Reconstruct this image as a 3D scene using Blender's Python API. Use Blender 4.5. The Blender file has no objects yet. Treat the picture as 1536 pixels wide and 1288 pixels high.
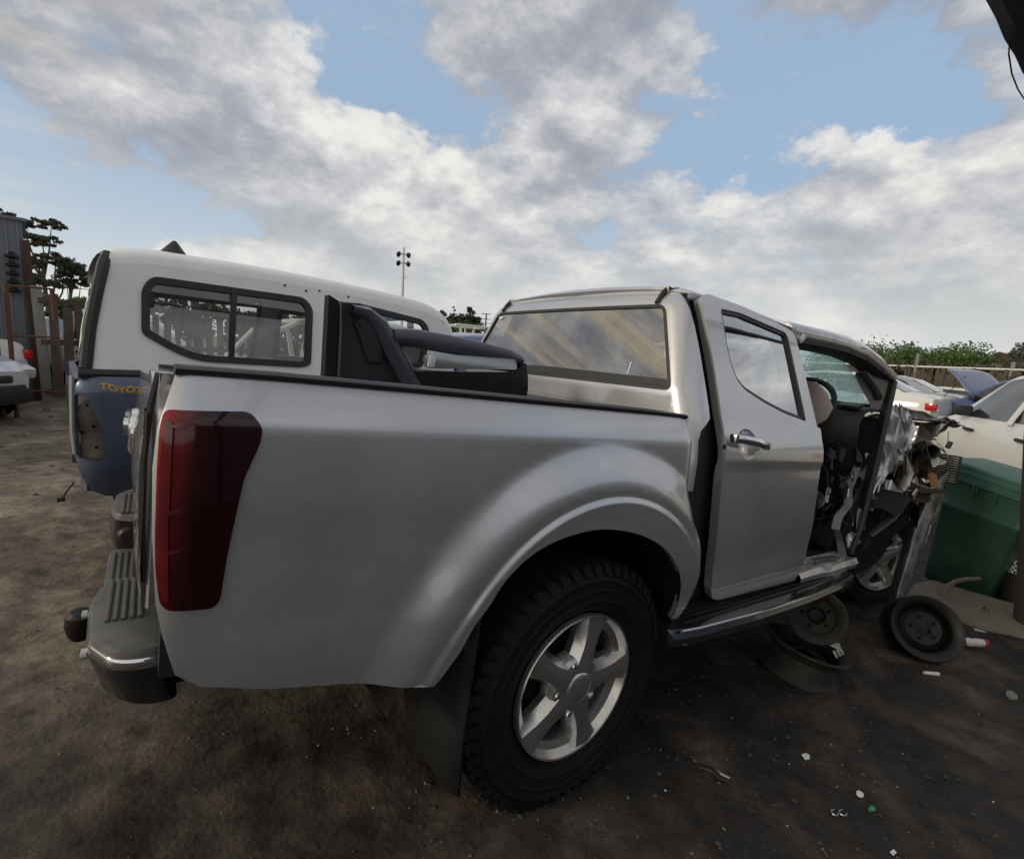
import bpy, bmesh, math, random
import numpy as np
from mathutils import Vector, Matrix, noise
from mathutils.geometry import delaunay_2d_cdt

random.seed(7); RNG = np.random.default_rng(7)
SC = bpy.context.scene
COL = SC.collection
PI = math.pi
A = math.radians(4.5)                     # the yard falls away towards the wrecked nose of the pickup
CA, SA = math.cos(A), math.sin(A)
def tw(p):                                # yard frame -> world
    return Vector((CA*p[0] + SA*p[2], p[1], -SA*p[0] + CA*p[2]))

# ---------------------------------------------------------------- camera, sky, sun, exposure
def set_camera():
    yaw, pitch, roll = math.radians(36.238), math.radians(-8.671), math.radians(3.586)
    f = Vector((math.sin(yaw)*math.cos(pitch), math.cos(yaw)*math.cos(pitch), math.sin(pitch)))
    r = Vector((math.cos(yaw), -math.sin(yaw), 0)); u = r.cross(f)
    r2 = r*math.cos(roll) + u*math.sin(roll); u2 = -r*math.sin(roll) + u*math.cos(roll)
    cd = bpy.data.cameras.new('camera'); co = bpy.data.objects.new('camera', cd); COL.objects.link(co)
    m = Matrix((r2, u2, -f)).transposed().to_4x4(); m.translation = Vector((-0.9958, -0.9504, 1.3897))
    co.matrix_world = m
    cd.sensor_fit = 'HORIZONTAL'; cd.sensor_width = 36; cd.lens = 36*745.6/1536
    cd.clip_start = 0.02; cd.clip_end = 3000
    SC.camera = co
set_camera()

SUN_DIR = Vector((-0.88, 0.14, 0.36)).normalized()     # towards the sun
SUN_EL = math.asin(SUN_DIR.z)
SUN_AZ = math.atan2(SUN_DIR.x, SUN_DIR.y)

class NT:
    """tiny node helper"""
    def __init__(s, tree): s.t = tree; s.n = tree.nodes; s.l = tree.links
    def node(s, typ, **kw):
        n = s.n.new(typ)
        for k, v in kw.items():
            if k == 'inp':
                for kk, vv in v.items():
                    if isinstance(vv, bpy.types.NodeSocket): s.l.new(vv, n.inputs[kk])
                    else: n.inputs[kk].default_value = vv
            else: setattr(n, k, v)
        return n
    def math(s, op, a, b=0.0, clamp=False):
        n = s.n.new('ShaderNodeMath'); n.operation = op; n.use_clamp = clamp
        for i, v in enumerate((a, b)):
            if isinstance(v, bpy.types.NodeSocket): s.l.new(v, n.inputs[i])
            else: n.inputs[i].default_value = v
        return n.outputs[0]
    def ramp(s, fac, stops, interp='LINEAR'):
        n = s.n.new('ShaderNodeValToRGB'); n.color_ramp.interpolation = interp
        el = n.color_ramp.elements
        while len(el) < len(stops): el.new(0.5)
        for e, (p, c) in zip(el, stops):
            e.position = p; e.color = c if len(c) == 4 else (*c, 1)
        s.l.new(fac, n.inputs[0]); return n.outputs[0]
    def mix(s, fac, a, b, blend='MIX'):
        n = s.n.new('ShaderNodeMix'); n.data_type = 'RGBA'; n.blend_type = blend
        for i, v in ((0, fac), (6, a), (7, b)):
            if isinstance(v, bpy.types.NodeSocket): s.l.new(v, n.inputs[i])
            elif i == 0: n.inputs[0].default_value = v
            else: n.inputs[i].default_value = v if len(v) == 4 else (*v, 1)
        return n.outputs[2]

def make_world():
    w = bpy.data.worlds.new("World"); SC.world = w; w.use_nodes = True
    t = NT(w.node_tree); t.n.clear()
    out = t.node('ShaderNodeOutputWorld'); bg = t.node('ShaderNodeBackground')
    STR = 0.10
    bg.inputs['Strength'].default_value = STR
    t.l.new(bg.outputs[0], out.inputs[0])
    sky = t.node('ShaderNodeTexSky', sky_type='NISHITA', sun_disc=False, sun_elevation=SUN_EL, sun_rotation=SUN_AZ,
                 air_density=1.0, dust_density=1.5, ozone_density=1.5)
    tc = t.node('ShaderNodeTexCoord')
    sep = t.node('ShaderNodeSeparateXYZ', inp={0: tc.outputs['Generated']})
    z = sep.outputs[2]
    def cloudvec(dz, off):
        # direction with the height stretched, so that banks flatten towards the horizon
        zz = t.math('MULTIPLY', t.math('POWER', t.math('MAXIMUM', t.math('ADD', z, dz), 0.0), 0.85), 1.75)
        return t.node('ShaderNodeCombineXYZ', inp={0: t.math('ADD', sep.outputs[0], off[0]), 1: t.math('ADD', sep.outputs[1], off[1]), 2: t.math('ADD', zz, off[2])}).outputs[0]
    OFF = (6.6, 50.3, 0.9)
    def fbm(v, sc, det=12.0, ro=0.60, di=0.0):
        return t.node('ShaderNodeTexNoise', inp={'Vector': v, 'Scale': sc, 'Detail': det, 'Roughness': ro, 'Distortion': di}).outputs[0]
    n1 = fbm(cloudvec(0.0, OFF), 2.0, 14.0, 0.615)
    n1b = fbm(cloudvec(0.05, OFF), 2.0, 14.0, 0.615)
    n2 = fbm(cloudvec(0.0, (1.0, 9.0, 2.0)), 5.0, 8.0, 0.6, 0.0)
    cover = t.ramp(n1, [(0.386, (0, 0, 0)), (0.418, (0.85, 0.85, 0.85)), (0.46, (1, 1, 1))])
    c255 = lambda r, g, b: tuple((((v/255)+.055)/1.055)**2.4/STR for v in (r, g, b))
    lit = t.math('ADD', t.math('MULTIPLY', t.math('SUBTRACT', n1, n1b), 4.6), 0.42, clamp=True)
    lit = t.math('ADD', t.math('MULTIPLY', lit, 0.74), t.math('MULTIPLY', t.math('SUBTRACT', n2, 0.30), 0.48), clamp=True)
    shade = t.ramp(lit, [(0.0, c255(146, 151, 163)), (0.30, c255(172, 175, 183)), (0.55, c255(204, 205, 208)), (0.76, c255(234, 232, 228)), (1.0, c255(250, 247, 240))])
    clear = t.mix(0.80, sky.outputs[0], c255(166, 191, 218))
    col = t.mix(cover, clear, shade)
    # pale haze towards the horizon, warm towards the sun
    hz = t.ramp(z, [(0.0, (1, 1, 1)), (0.08, (0.82, 0.82, 0.82)), (0.17, (0.38, 0.38, 0.38)), (0.30, (0, 0, 0))])
    col = t.mix(t.math('MULTIPLY', hz, 0.8), col, c255(228, 230, 226))
    dot = t.node('ShaderNodeVectorMath', operation='DOT_PRODUCT', inp={0: tc.outputs['Generated'], 1: tuple(SUN_DIR)}).outputs['Value']
    glow = t.ramp(dot, [(0.25, (0, 0, 0)), (0.98, (1, 1, 1))])
    zs = t.math('MULTIPLY', z, 11.0)
    n3 = fbm(t.node('ShaderNodeCombineXYZ', inp={0: t.math('MULTIPLY', sep.outputs[0], 0.5), 1: t.math('MULTIPLY', sep.outputs[1], 0.5), 2: zs}).outputs[0], 2.0, 9.0, 0.6, 0.2)
    streak = t.ramp(n3, [(0.44, (0.03, 0.03, 0.03)), (0.54, (0.45, 0.45, 0.45)), (0.63, (1, 1, 1))])
    warm = tuple(v/STR for v in (1.30, 1.04, 0.60))
    col = t.mix(t.math('MULTIPLY', t.math('MULTIPLY', glow, streak), 0.8), col, warm)
    mz = t.math('ADD', t.math('MULTIPLY', z, 5.0), 1.0, clamp=True)
    col = t.mix(mz, tuple(v/STR for v in (0.10, 0.095, 0.09)), col)
    t.l.new(col, bg.inputs['Color'])
make_world()

sl = bpy.data.lights.new('sun', 'SUN'); sl.energy = 1.5; sl.angle = math.radians(12); sl.color = (1.0, 0.90, 0.74)
so = bpy.data.objects.new('sun', sl); COL.objects.link(so); so.rotation_euler = SUN_DIR.to_track_quat('Z', 'Y').to_euler()
so.location = (-30, 15, 20)
VS = SC.view_settings
VS.view_transform = 'Standard'; VS.look = 'None'; VS.gamma = 1; VS.exposure = 0.0; VS.use_curve_mapping = False

# ---------------------------------------------------------------- materials
MATS = {}
def pmat(name, base, rough=0.5, metal=0.0, coat=0.0, var=0.0, var_scale=6.0, base2=None, bump=0.0, bump_scale=40.0,
         coat_rough=0.04, spec=0.5, trans=0.0, ior=1.45, detail=5.0, rough_var=0.0, flake=0.0):
    m = bpy.data.materials.new(name); m.use_nodes = True
    t = NT(m.node_tree); b = t.n['Principled BSDF']
    b.inputs['Base Color'].default_value = (*base, 1); b.inputs['Roughness'].default_value = rough
    b.inputs['Metallic'].default_value = metal; b.inputs['Coat Weight'].default_value = coat
    b.inputs['Coat Roughness'].default_value = coat_rough; b.inputs['Specular IOR Level'].default_value = spec
    b.inputs['Transmission Weight'].default_value = trans; b.inputs['IOR'].default_value = ior
    tc = t.node('ShaderNodeTexCoord').outputs['Object']
    if base2 is not None or rough_var:
        n = t.node('ShaderNodeTexNoise', inp={'Vector': tc, 'Scale': var_scale, 'Detail': detail, 'Roughness': 0.65}).outputs[0]
        if base2 is not None:
            k = t.ramp(n, [(0.5-0.5*(1-var), (0, 0, 0)), (0.5+0.5*(1-var)+0.02, (1, 1, 1))])
            t.l.new(t.mix(k, base, base2), b.inputs['Base Color'])
        if rough_var:
            t.l.new(t.math('ADD', t.math('MULTIPLY', n, rough_var), rough-rough_var*0.5), b.inputs['Roughness'])
    if bump:
        n = t.node('ShaderNodeTexNoise', inp={'Vector': tc, 'Scale': bump_scale, 'Detail': 6.0}).outputs[0]
        bp = t.node('ShaderNodeBump', inp={'Height': n, 'Strength': bump, 'Distance': 0.01})
        t.l.new(bp.outputs[0], b.inputs['Normal'])
    MATS[name] = m
    return m

M_silver = pmat('silver_paint', (0.60, 0.60, 0.615), 0.33, 0.72, 1.0, coat_rough=0.02)
def silver_dust(m):
    t = NT(m.node_tree); b = t.n['Principled BSDF']; tc = t.node('ShaderNodeTexCoord').outputs['Object']
    big = t.node('ShaderNodeTexNoise', inp={'Vector': tc, 'Scale': 2.2, 'Detail': 8.0, 'Roughness': 0.65}).outputs[0]
    fin = t.node('ShaderNodeTexNoise', inp={'Vector': tc, 'Scale': 420.0, 'Detail': 2.0}).outputs[0]
    mp = t.node('ShaderNodeMapping', inp={'Vector': tc}); mp.inputs['Scale'].default_value = (4, 4, 90); mp.inputs['Rotation'].default_value = (0, .5, 0)
    scr = t.node('ShaderNodeTexNoise', inp={'Vector': mp.outputs[0], 'Scale': 3.0, 'Detail': 3.0}).outputs[0]
    z = t.node('ShaderNodeSeparateXYZ', inp={0: tc}).outputs[2]
    low = t.math('MULTIPLY', t.math('SUBTRACT', 0.80, z), 1.6, clamp=True)           # road film on the lower panels
    dust = t.math('MULTIPLY', t.math('ADD', t.ramp(big, [(0.45, (0, 0, 0)), (0.70, (1, 1, 1))]), t.math('MULTIPLY', low, 1.6)), 0.13, clamp=True)
    col = t.mix(t.ramp(fin, [(0.3, (0, 0, 0)), (0.7, (1, 1, 1))]), (0.50, 0.497, 0.505), (0.58, 0.577, 0.585))
    col = t.mix(dust, col, (0.30, 0.28, 0.25))
    t.l.new(t.math('SUBTRACT', 0.74, t.math('MULTIPLY', dust, 1.2)), b.inputs['Metallic'])
    t.l.new(col, b.inputs['Base Color'])
    t.l.new(t.math('ADD', 0.32, t.math('MULTIPLY', dust, 0.4)), b.inputs['Roughness'])
    cr = t.math('ADD', 0.025, t.math('ADD', t.math('MULTIPLY', dust, 0.35), t.math('MULTIPLY', t.ramp(scr, [(0.66, (0, 0, 0)), (0.70, (1, 1, 1))]), 0.25)))
    t.l.new(cr, b.inputs['Coat Roughness'])
silver_dust(M_silver)
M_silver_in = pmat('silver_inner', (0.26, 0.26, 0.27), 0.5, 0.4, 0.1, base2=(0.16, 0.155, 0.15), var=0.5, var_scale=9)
M_crumple = pmat('bent_silver', (0.60, 0.60, 0.62), 0.26, 0.6, 0.8, base2=(0.34, 0.33, 0.33), var=0.5, var_scale=12, bump=0.25, bump_scale=14)
M_olive = pmat('primer_olive', (0.25, 0.24, 0.195), 0.5, 0.2, 0.2, base2=(0.16, 0.15, 0.125), var=0.5, var_scale=10)
M_blue = pmat('blue_paint', (0.065, 0.085, 0.140), 0.34, 0.35, 0.6, base2=(0.085, 0.10, 0.15), var=0.4, var_scale=4, coat_rough=0.12)
M_canopy = pmat('canopy_white', (0.84, 0.835, 0.825), 0.42, 0, 0.3, base2=(0.76, 0.745, 0.72), var=0.5, var_scale=7, bump=0.06, bump_scale=90)
M_white = pmat('white_paint', (0.72, 0.71, 0.67), 0.4, 0, 0.6, base2=(0.66, 0.64, 0.58), var=0.4, var_scale=3)
M_greypaint = pmat('grey_paint', (0.36, 0.37, 0.39), 0.35, 0.4, 0.6)
M_black = pmat('black_plastic', (0.018, 0.018, 0.020), 0.5, base2=(0.03, 0.03, 0.032), var=0.5, var_scale=20, bump=0.08, bump_scale=160)
M_rubber = pmat('rubber', (0.010, 0.010, 0.011), 0.75, spec=0.25, base2=(0.020, 0.019, 0.018), var=0.5, var_scale=9, bump=0.15, bump_scale=120)
M_tyre = pmat('tyre_rubber', (0.0055, 0.0055, 0.006), 0.72, spec=0.25, base2=(0.011, 0.0105, 0.010), var=0.5, var_scale=8, bump=0.12, bump_scale=90)
M_dark = pmat('underbody', (0.009, 0.009, 0.009), 0.95, base2=(0.015, 0.0135, 0.012), var=0.5, spec=0.15)
M_alloy = pmat('alloy', (0.72, 0.72, 0.725), 0.27, 0.92, 0.3, base2=(0.50, 0.48, 0.45), var=0.45, var_scale=16, rough_var=0.14)
M_chrome = pmat('chrome', (0.75, 0.75, 0.76), 0.10, 1.0)
M_steel = pmat('bare_steel', (0.45, 0.45, 0.45), 0.32, 0.9, rough_var=0.2, var_scale=20, bump=0.1, bump_scale=50)
M_oldsteel = pmat('dusty_steel', (0.060, 0.054, 0.046), 0.7, 0.3, base2=(0.022, 0.018, 0.015), var=0.6, var_scale=9, bump=0.15, bump_scale=60)
M_rust = pmat('rusty_brown', (0.10, 0.055, 0.035), 0.85, base2=(0.045, 0.03, 0.025), var=0.6, var_scale=14, bump=0.3, bump_scale=50)
M_blacksteel = pmat('black_steel', (0.008, 0.0078, 0.0078), 0.5, 0.2, base2=(0.018, 0.016, 0.0145), var=0.5, var_scale=16)
M_trim = pmat('grey_trim', (0.065, 0.068, 0.082), 0.42, 0.1, 0.1, base2=(0.05, 0.053, 0.065), var=0.4, var_scale=6, bump=0.05, bump_scale=200)
M_trimdk = pmat('dark_trim', (0.024, 0.025, 0.031), 0.5, base2=(0.018, 0.019, 0.023), var=0.4, var_scale=6, bump=0.06, bump_scale=200)
M_silvertrim = pmat('silver_trim', (0.38, 0.39, 0.40), 0.35, 0.5)
M_step = pmat('step_plastic', (0.085, 0.085, 0.085), 0.5, base2=(0.14, 0.135, 0.125), var=0.55, var_scale=22, bump=0.1, bump_scale=120)
M_bumper = pmat('bumper_black', (0.055, 0.057, 0.062), 0.20, 0.75, 0.6, rough_var=0.1)
M_cloth = pmat('grey_fabric', (0.085, 0.08, 0.078), 0.95, bump=0.2, bump_scale=300)
M_bag = pmat('airbag_cloth', (0.42, 0.35, 0.34), 0.9, bump=0.2, bump_scale=40)
M_greenbin = pmat('green_plastic', (0.045, 0.105, 0.072), 0.42, base2=(0.032, 0.078, 0.054), var=0.5, var_scale=5, bump=0.03, bump_scale=200)
M_greenlid = pmat('green_plastic_rim', (0.07, 0.155, 0.13), 0.5, base2=(0.05, 0.12, 0.10), var=0.5, var_scale=8)
M_board = pmat('beige_board', (0.17, 0.145, 0.105), 0.85, base2=(0.12, 0.10, 0.075), var=0.6, var_scale=12, bump=0.2, bump_scale=150)
M_wood = pmat('weathered_wood', (0.115, 0.085, 0.068), 0.9, base2=(0.058, 0.043, 0.035), var=0.6, var_scale=6, bump=0.3, bump_scale=30)
M_postwood = pmat('dark_wood', (0.035, 0.027, 0.023), 0.85, base2=(0.02, 0.016, 0.014), var=0.6, var_scale=7, bump=0.3, bump_scale=40)
M_concrete = pmat('concrete', (0.26, 0.25, 0.235), 0.9, base2=(0.19, 0.18, 0.165), var=0.5, var_scale=6, bump=0.2, bump_scale=60)
M_wall = pmat('grey_sheeting', (0.17, 0.18, 0.20), 0.6, 0.1, base2=(0.14, 0.15, 0.165), var=0.5, var_scale=1.5)
M_orange = pmat('red_oxide_paint', (0.13, 0.044, 0.028), 0.75, base2=(0.085, 0.040, 0.030), var=0.5, var_scale=12)
M_galv = pmat('galvanised', (0.48, 0.48, 0.46), 0.5, 0.5)
M_redlamp = pmat('red_lamp', (0.55, 0.015, 0.012), 0.12, 0, 0.6)
M_lensdark = pmat('smoked_red_lens', (0.007, 0.0012, 0.0018), 0.12, 0, 0.5, base2=(0.016, 0.002, 0.003), var=0.3, var_scale=5, coat_rough=0.03, spec=0.3)
M_lensred = pmat('bright_red_lens', (0.16, 0.005, 0.007), 0.10, 0, 0.8, base2=(0.035, 0.002, 0.003), var=0.35, var_scale=22, coat_rough=0.02)
def lens_colour(m):
    t = NT(m.node_tree); b = t.n['Principled BSDF']; tc = t.node('ShaderNodeTexCoord').outputs['Object']
    sx = t.node('ShaderNodeSeparateXYZ', inp={0: tc}).outputs
    no = t.node('ShaderNodeTexNoise', inp={'Vector': tc, 'Scale': 14.0, 'Detail': 3.0}).outputs[0]
    xx = t.math('ADD', t.math('ADD', sx[0], t.math('MULTIPLY', t.math('SUBTRACT', no, 0.5), 0.020)), t.math('MULTIPLY', t.math('SUBTRACT', sx[2], 1.0), -0.10))
    k = t.math('DIVIDE', t.math('ADD', xx, 1.10), 0.20)
    c = t.ramp(k, [(0.03, (0.30, 0.007, 0.009)), (0.14, (0.14, 0.004, 0.006)), (0.30, (0.035, 0.002, 0.004)), (0.45, (0.014, 0.0015, 0.0022)), (0.80, (0.018, 0.0018, 0.0025)), (0.95, (0.085, 0.004, 0.006))])
    t.l.new(c, b.inputs['Base Color'])
lens_colour(M_lensdark)
M_lensclear = pmat('clear_lens', (0.55, 0.55, 0.55), 0.12, 0.3, 0.6, bump=0.3, bump_scale=30)
M_carglass = pmat('dark_car_glass', (0.02, 0.026, 0.028), 0.04, 0, 1.0, coat_rough=0.0)
M_bark = pmat('bark', (0.12, 0.10, 0.08), 0.9, base2=(0.07, 0.058, 0.048), var=0.5, var_scale=4)
M_yellow = pmat('yellow_marker', (0.55, 0.30, 0.03), 0.7)
M_paper = pmat('litter_white', (0.62, 0.62, 0.63), 0.6)
M_green = pmat('green_litter', (0.05, 0.22, 0.12), 0.6)
M_redlabel = pmat('red_plastic', (0.40, 0.02, 0.05), 0.5)
M_sheen = pmat('plastic_film', (0.17, 0.16, 0.15), 0.3, spec=0.7, bump=0.3, bump_scale=30)
M_cardboard = pmat('cardboard', (0.30, 0.17, 0.085), 0.9)
M_beam = pmat('dark_beam', (0.022, 0.02, 0.021), 0.7, base2=(0.03, 0.02, 0.033), var=0.5, var_scale=20, bump=0.2)

def leafmat(name, c1, c2, sc=0.8):
    m = bpy.data.materials.new(name); m.use_nodes = True
    t = NT(m.node_tree); b = t.n['Principled BSDF']; b.inputs['Roughness'].default_value = 0.6
    tc = t.node('ShaderNodeTexCoord').outputs['Object']
    n = t.node('ShaderNodeTexNoise', inp={'Vector': tc, 'Scale': sc, 'Detail': 4.0}).outputs[0]
    k = t.ramp(n, [(0.35, (0, 0, 0)), (0.65, (1, 1, 1))])
    cc = t.mix(k, c1, c2); t.l.new(cc, b.inputs['Base Color'])
    tr = t.node('ShaderNodeBsdfTranslucent'); t.l.new(cc, tr.inputs[0])
    mx = t.node('ShaderNodeMixShader', inp={0: 0.25, 1: b.outputs[0], 2: tr.outputs[0]})
    t.l.new(mx.outputs[0], t.n['Material Output'].inputs[0])
    return m
L_gum = leafmat('gum_leaves', (0.075, 0.09, 0.05), (0.12, 0.135, 0.075))
L_green = leafmat('fresh_leaves', (0.065, 0.12, 0.03), (0.12, 0.20, 0.05))
L_dark = leafmat('dark_leaves', (0.045, 0.065, 0.038), (0.08, 0.105, 0.055))
L_dry = leafmat('dry_leaves', (0.10, 0.085, 0.055), (0.15, 0.13, 0.085))

def glassmat(name, tint, refl=0.08, rough=0.0, crack=False, dirt=0.0, fres=1.5):
    """thin pane: see-through with fresnel reflection"""
    m = bpy.data.materials.new(name); m.use_nodes = True
    t = NT(m.node_tree); t.n.remove(t.n['Principled BSDF'])
    tr = t.node('ShaderNodeBsdfTransparent', inp={0: (*tint, 1)})
    gl = t.node('ShaderNodeBsdfGlossy', inp={0: (1, 1, 1, 1), 1: rough})
    fr = t.node('ShaderNodeFresnel', inp={0: 1.55}).outputs[0]
    fac = t.math('ADD', t.math('MULTIPLY', fr, fres), refl, clamp=True)
    mx = t.node('ShaderNodeMixShader', inp={0: fac, 1: tr.outputs[0], 2: gl.outputs[0]})
    res = mx
    tc = t.node('ShaderNodeTexCoord').outputs['Object']
    if crack:
        no = t.node('ShaderNodeTexNoise', inp={'Vector': tc, 'Scale': 9.0, 'Detail': 2.0})
        v = t.node('ShaderNodeVectorMath', operation='ADD', inp={0: tc, 1: no.outputs['Color']})
        v1 = t.node('ShaderNodeTexVoronoi', feature='DISTANCE_TO_EDGE', inp={'Vector': tc, 'Scale': 24.0}).outputs['Distance']
        v2 = t.node('ShaderNodeTexVoronoi', feature='DISTANCE_TO_EDGE', inp={'Vector': v.outputs[0], 'Scale': 60.0}).outputs['Distance']
        k1 = t.ramp(v1, [(0.0, (1, 1, 1)), (0.05, (0, 0, 0))]); k2 = t.ramp(v2, [(0.0, (1, 1, 1)), (0.10, (0, 0, 0))])
        n3 = t.node('ShaderNodeTexNoise', inp={'Vector': tc, 'Scale': 4.0, 'Detail': 3.0}).outputs[0]
        k3 = t.ramp(n3, [(0.38, (0, 0, 0)), (0.62, (1, 1, 1))])
        k = t.math('MAXIMUM', k1, t.math('MULTIPLY', k2, k3), clamp=True)
        df = t.node('ShaderNodeBsdfTranslucent', inp={0: (0.72, 1.0, 0.94, 1)})
        df2 = t.node('ShaderNodeBsdfDiffuse', inp={0: (0.55, 0.78, 0.72, 1)})
        dm = t.node('ShaderNodeMixShader', inp={0: 0.25, 1: df.outputs[0], 2: df2.outputs[0]})
        res = t.node('ShaderNodeMixShader', inp={0: t.math('ADD', t.math('MULTIPLY', k, 0.62), 0.36), 1: mx.outputs[0], 2: dm.outputs[0]})
    if dirt:
        n3 = t.node('ShaderNodeTexNoise', inp={'Vector': tc, 'Scale': 5.0, 'Detail': 5.0}).outputs[0]
        df = t.node('ShaderNodeBsdfDiffuse', inp={0: (0.5, 0.5, 0.48, 1)})
        res = t.node('ShaderNodeMixShader', inp={0: t.math('MULTIPLY', n3, dirt), 1: res.outputs[0], 2: df.outputs[0]})
    t.l.new(res.outputs[0], t.n['Material Output'].inputs[0])
    return m
G_rear = glassmat('rear_glass', (0.20, 0.205, 0.185), 0.22)
G_door = glassmat('door_glass', (0.30, 0.33, 0.33), 0.42)
G_canopy = glassmat('canopy_glass', (0.84, 0.85, 0.84), 0.05, dirt=0.10)
G_crack = glassmat('cracked_glass', (0.74, 0.90, 0.87), 0.02, crack=True, fres=0.15)

# ---------------------------------------------------------------- object helpers
BASE = {}
def root_of(o):
    while o.parent: o = o.parent
    return o
def thing(name, label, cat, base=(0, 0, 0), group=None, yard=True, rotz=0.0):
    o = bpy.data.objects.new(name, None); COL.objects.link(o); o.empty_display_size = 0.2
    b = Vector(base)
    if yard:
        o.location = tw(b); o.rotation_euler = (0, A, 0); BASE[o.name] = b
    else:
        o.location = b; o.rotation_euler = (0, 0, rotz); BASE[o.name] = Vector((0, 0, 0))
    tag(o, label, cat, group); return o
def tag(o, label=None, cat=None, group=None, kind=None):
    if label: o['label'] = label
    if cat: o['category'] = cat
    if group: o['group'] = group
    if kind: o['kind'] = kind
    return o
def mk(name, verts, faces, mat, parent=None, smooth=35.0, normals=None, base=None, yard=False, sharp=True):
    """one mesh object; with a parent its verts are given in the frame of the root thing"""
    if parent is not None: off = BASE[root_of(parent).name]
    else: off = Vector(base) if base is not None else Vector((0, 0, 0))
    v = np.asarray(verts, float) - np.array(off)
    me = bpy.data.meshes.new(name)
    me.from_pydata(v.tolist(), [], [tuple(int(i) for i in f) for f in faces])
    me.materials.append(mat); me.update()
    if smooth:
        me.polygons.foreach_set('use_smooth', [True]*len(me.polygons))
        if normals is None and smooth < 179: me.set_sharp_from_angle(angle=math.radians(smooth))
    if normals is not None: me.normals_split_custom_set_from_vertices([tuple(n) for n in normals])
    o = bpy.data.objects.new(name, me); COL.objects.link(o)
    if parent is not None: o.parent = parent
    elif base is not None:
        o.location = tw(off) if yard else off
        if yard: o.rotation_euler = (0, A, 0)
    return o
def copy_thing(o, parent=None):
    c = o.copy(); COL.objects.link(c)
    if parent is not None: c.parent = parent
    else: BASE[c.name] = BASE.get(o.name, Vector((0, 0, 0)))
    for ch in list(o.children): copy_thing(ch, c)
    return c

def basis(d):
    d = Vector(d).normalized(); a = Vector((0, 0, 1)) if abs(d.z) < 0.9 else Vector((1, 0, 0))
    u = d.cross(a).normalized(); return d, u, d.cross(u).normalized()
class MB:
    def __init__(s): s.v = []; s.f = []
    def add(s, v, f):
        o = len(s.v); s.v += [tuple(p) for p in v]; s.f += [tuple(i+o for i in q) for q in f]; return s
    def box(s, c, size, rot=None, bevel=0.0, M=None):
        bm = bmesh.new(); bmesh.ops.create_cube(bm, size=1.0)
        for q in bm.verts: q.co = Vector((q.co.x*size[0], q.co.y*size[1], q.co.z*size[2]))
        if bevel: bmesh.ops.bevel(bm, geom=bm.edges[:], offset=bevel, segments=2, affect='EDGES', profile=0.6)
        R = (rot if isinstance(rot, Matrix) else Matrix.Identity(3)) if not isinstance(rot, tuple) else \
            (Matrix.Rotation(rot[2], 3, 'Z') @ Matrix.Rotation(rot[1], 3, 'Y') @ Matrix.Rotation(rot[0], 3, 'X'))
        bm.verts.index_update()
        s.add([Vector(c) + R @ q.co for q in bm.verts], [[q.index for q in f.verts] for f in bm.faces]); bm.free(); return s
    def tube(s, pts, r, n=10, cap=True, ell=1.0):
        pts = [Vector(p) for p in pts]; rings = []
        rr = r if isinstance(r, (list, tuple)) else [r]*len(pts)
        u = None
        for i, p in enumerate(pts):
            t = (pts[min(i+1, len(pts)-1)] - pts[max(i-1, 0)]).normalized()
            if u is None: _, u, w = basis(t)
            else:
                u = (u - t*u.dot(t)).normalized(); w = t.cross(u)
            rings.append([p + (u*math.cos(2*PI*k/n) + w*math.sin(2*PI*k/n)*ell)*rr[i] for k in range(n)])
        v = [q for ring in rings for q in ring]; f = []
        for i in range(len(pts)-1):
            for k in range(n):
                f.append((i*n+k, i*n+(k+1) % n, (i+1)*n+(k+1) % n, (i+1)*n+k))
        if cap: f.append(tuple(range(n-1, -1, -1))); f.append(tuple((len(pts)-1)*n+k for k in range(n)))
        return s.add(v, f)
    def lathe(s, prof, c=(0, 0, 0), axis=(0, 0, 1), n=32, a0=0, a1=2*PI):
        """prof: list of (radius, height along the axis)"""
        d, u, w = basis(axis); c = Vector(c); full = abs(a1-a0-2*PI) < 1e-6
        m = n if full else n+1; v = []; f = []
        for k in range(m):
            an = a0+(a1-a0)*k/n
            e = u*math.cos(an)+w*math.sin(an)
            v += [c + e*r + d*h for r, h in prof]
        L = len(prof)
        for k in range(n):
            k2 = (k+1) % m
            for i in range(L-1): f.append((k*L+i, k2*L+i, k2*L+i+1, k*L+i+1))
        return s.add(v, f)
    def prism(s, poly, h, M=None):
        """poly: list of 3D points (planar), extruded by vector h"""
        n = len(poly); h = Vector(h); p = [Vector(q) for q in poly]
        v = p + [q+h for q in p]
        f = [tuple(range(n-1, -1, -1)), tuple(range(n, 2*n))] + [(i, (i+1) % n, n+(i+1) % n, n+i) for i in range(n)]
        return s.add(v, f)
    def build(s, name, mat, parent=None, **kw): return mk(name, s.v, s.f, mat, parent, **kw)

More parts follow.
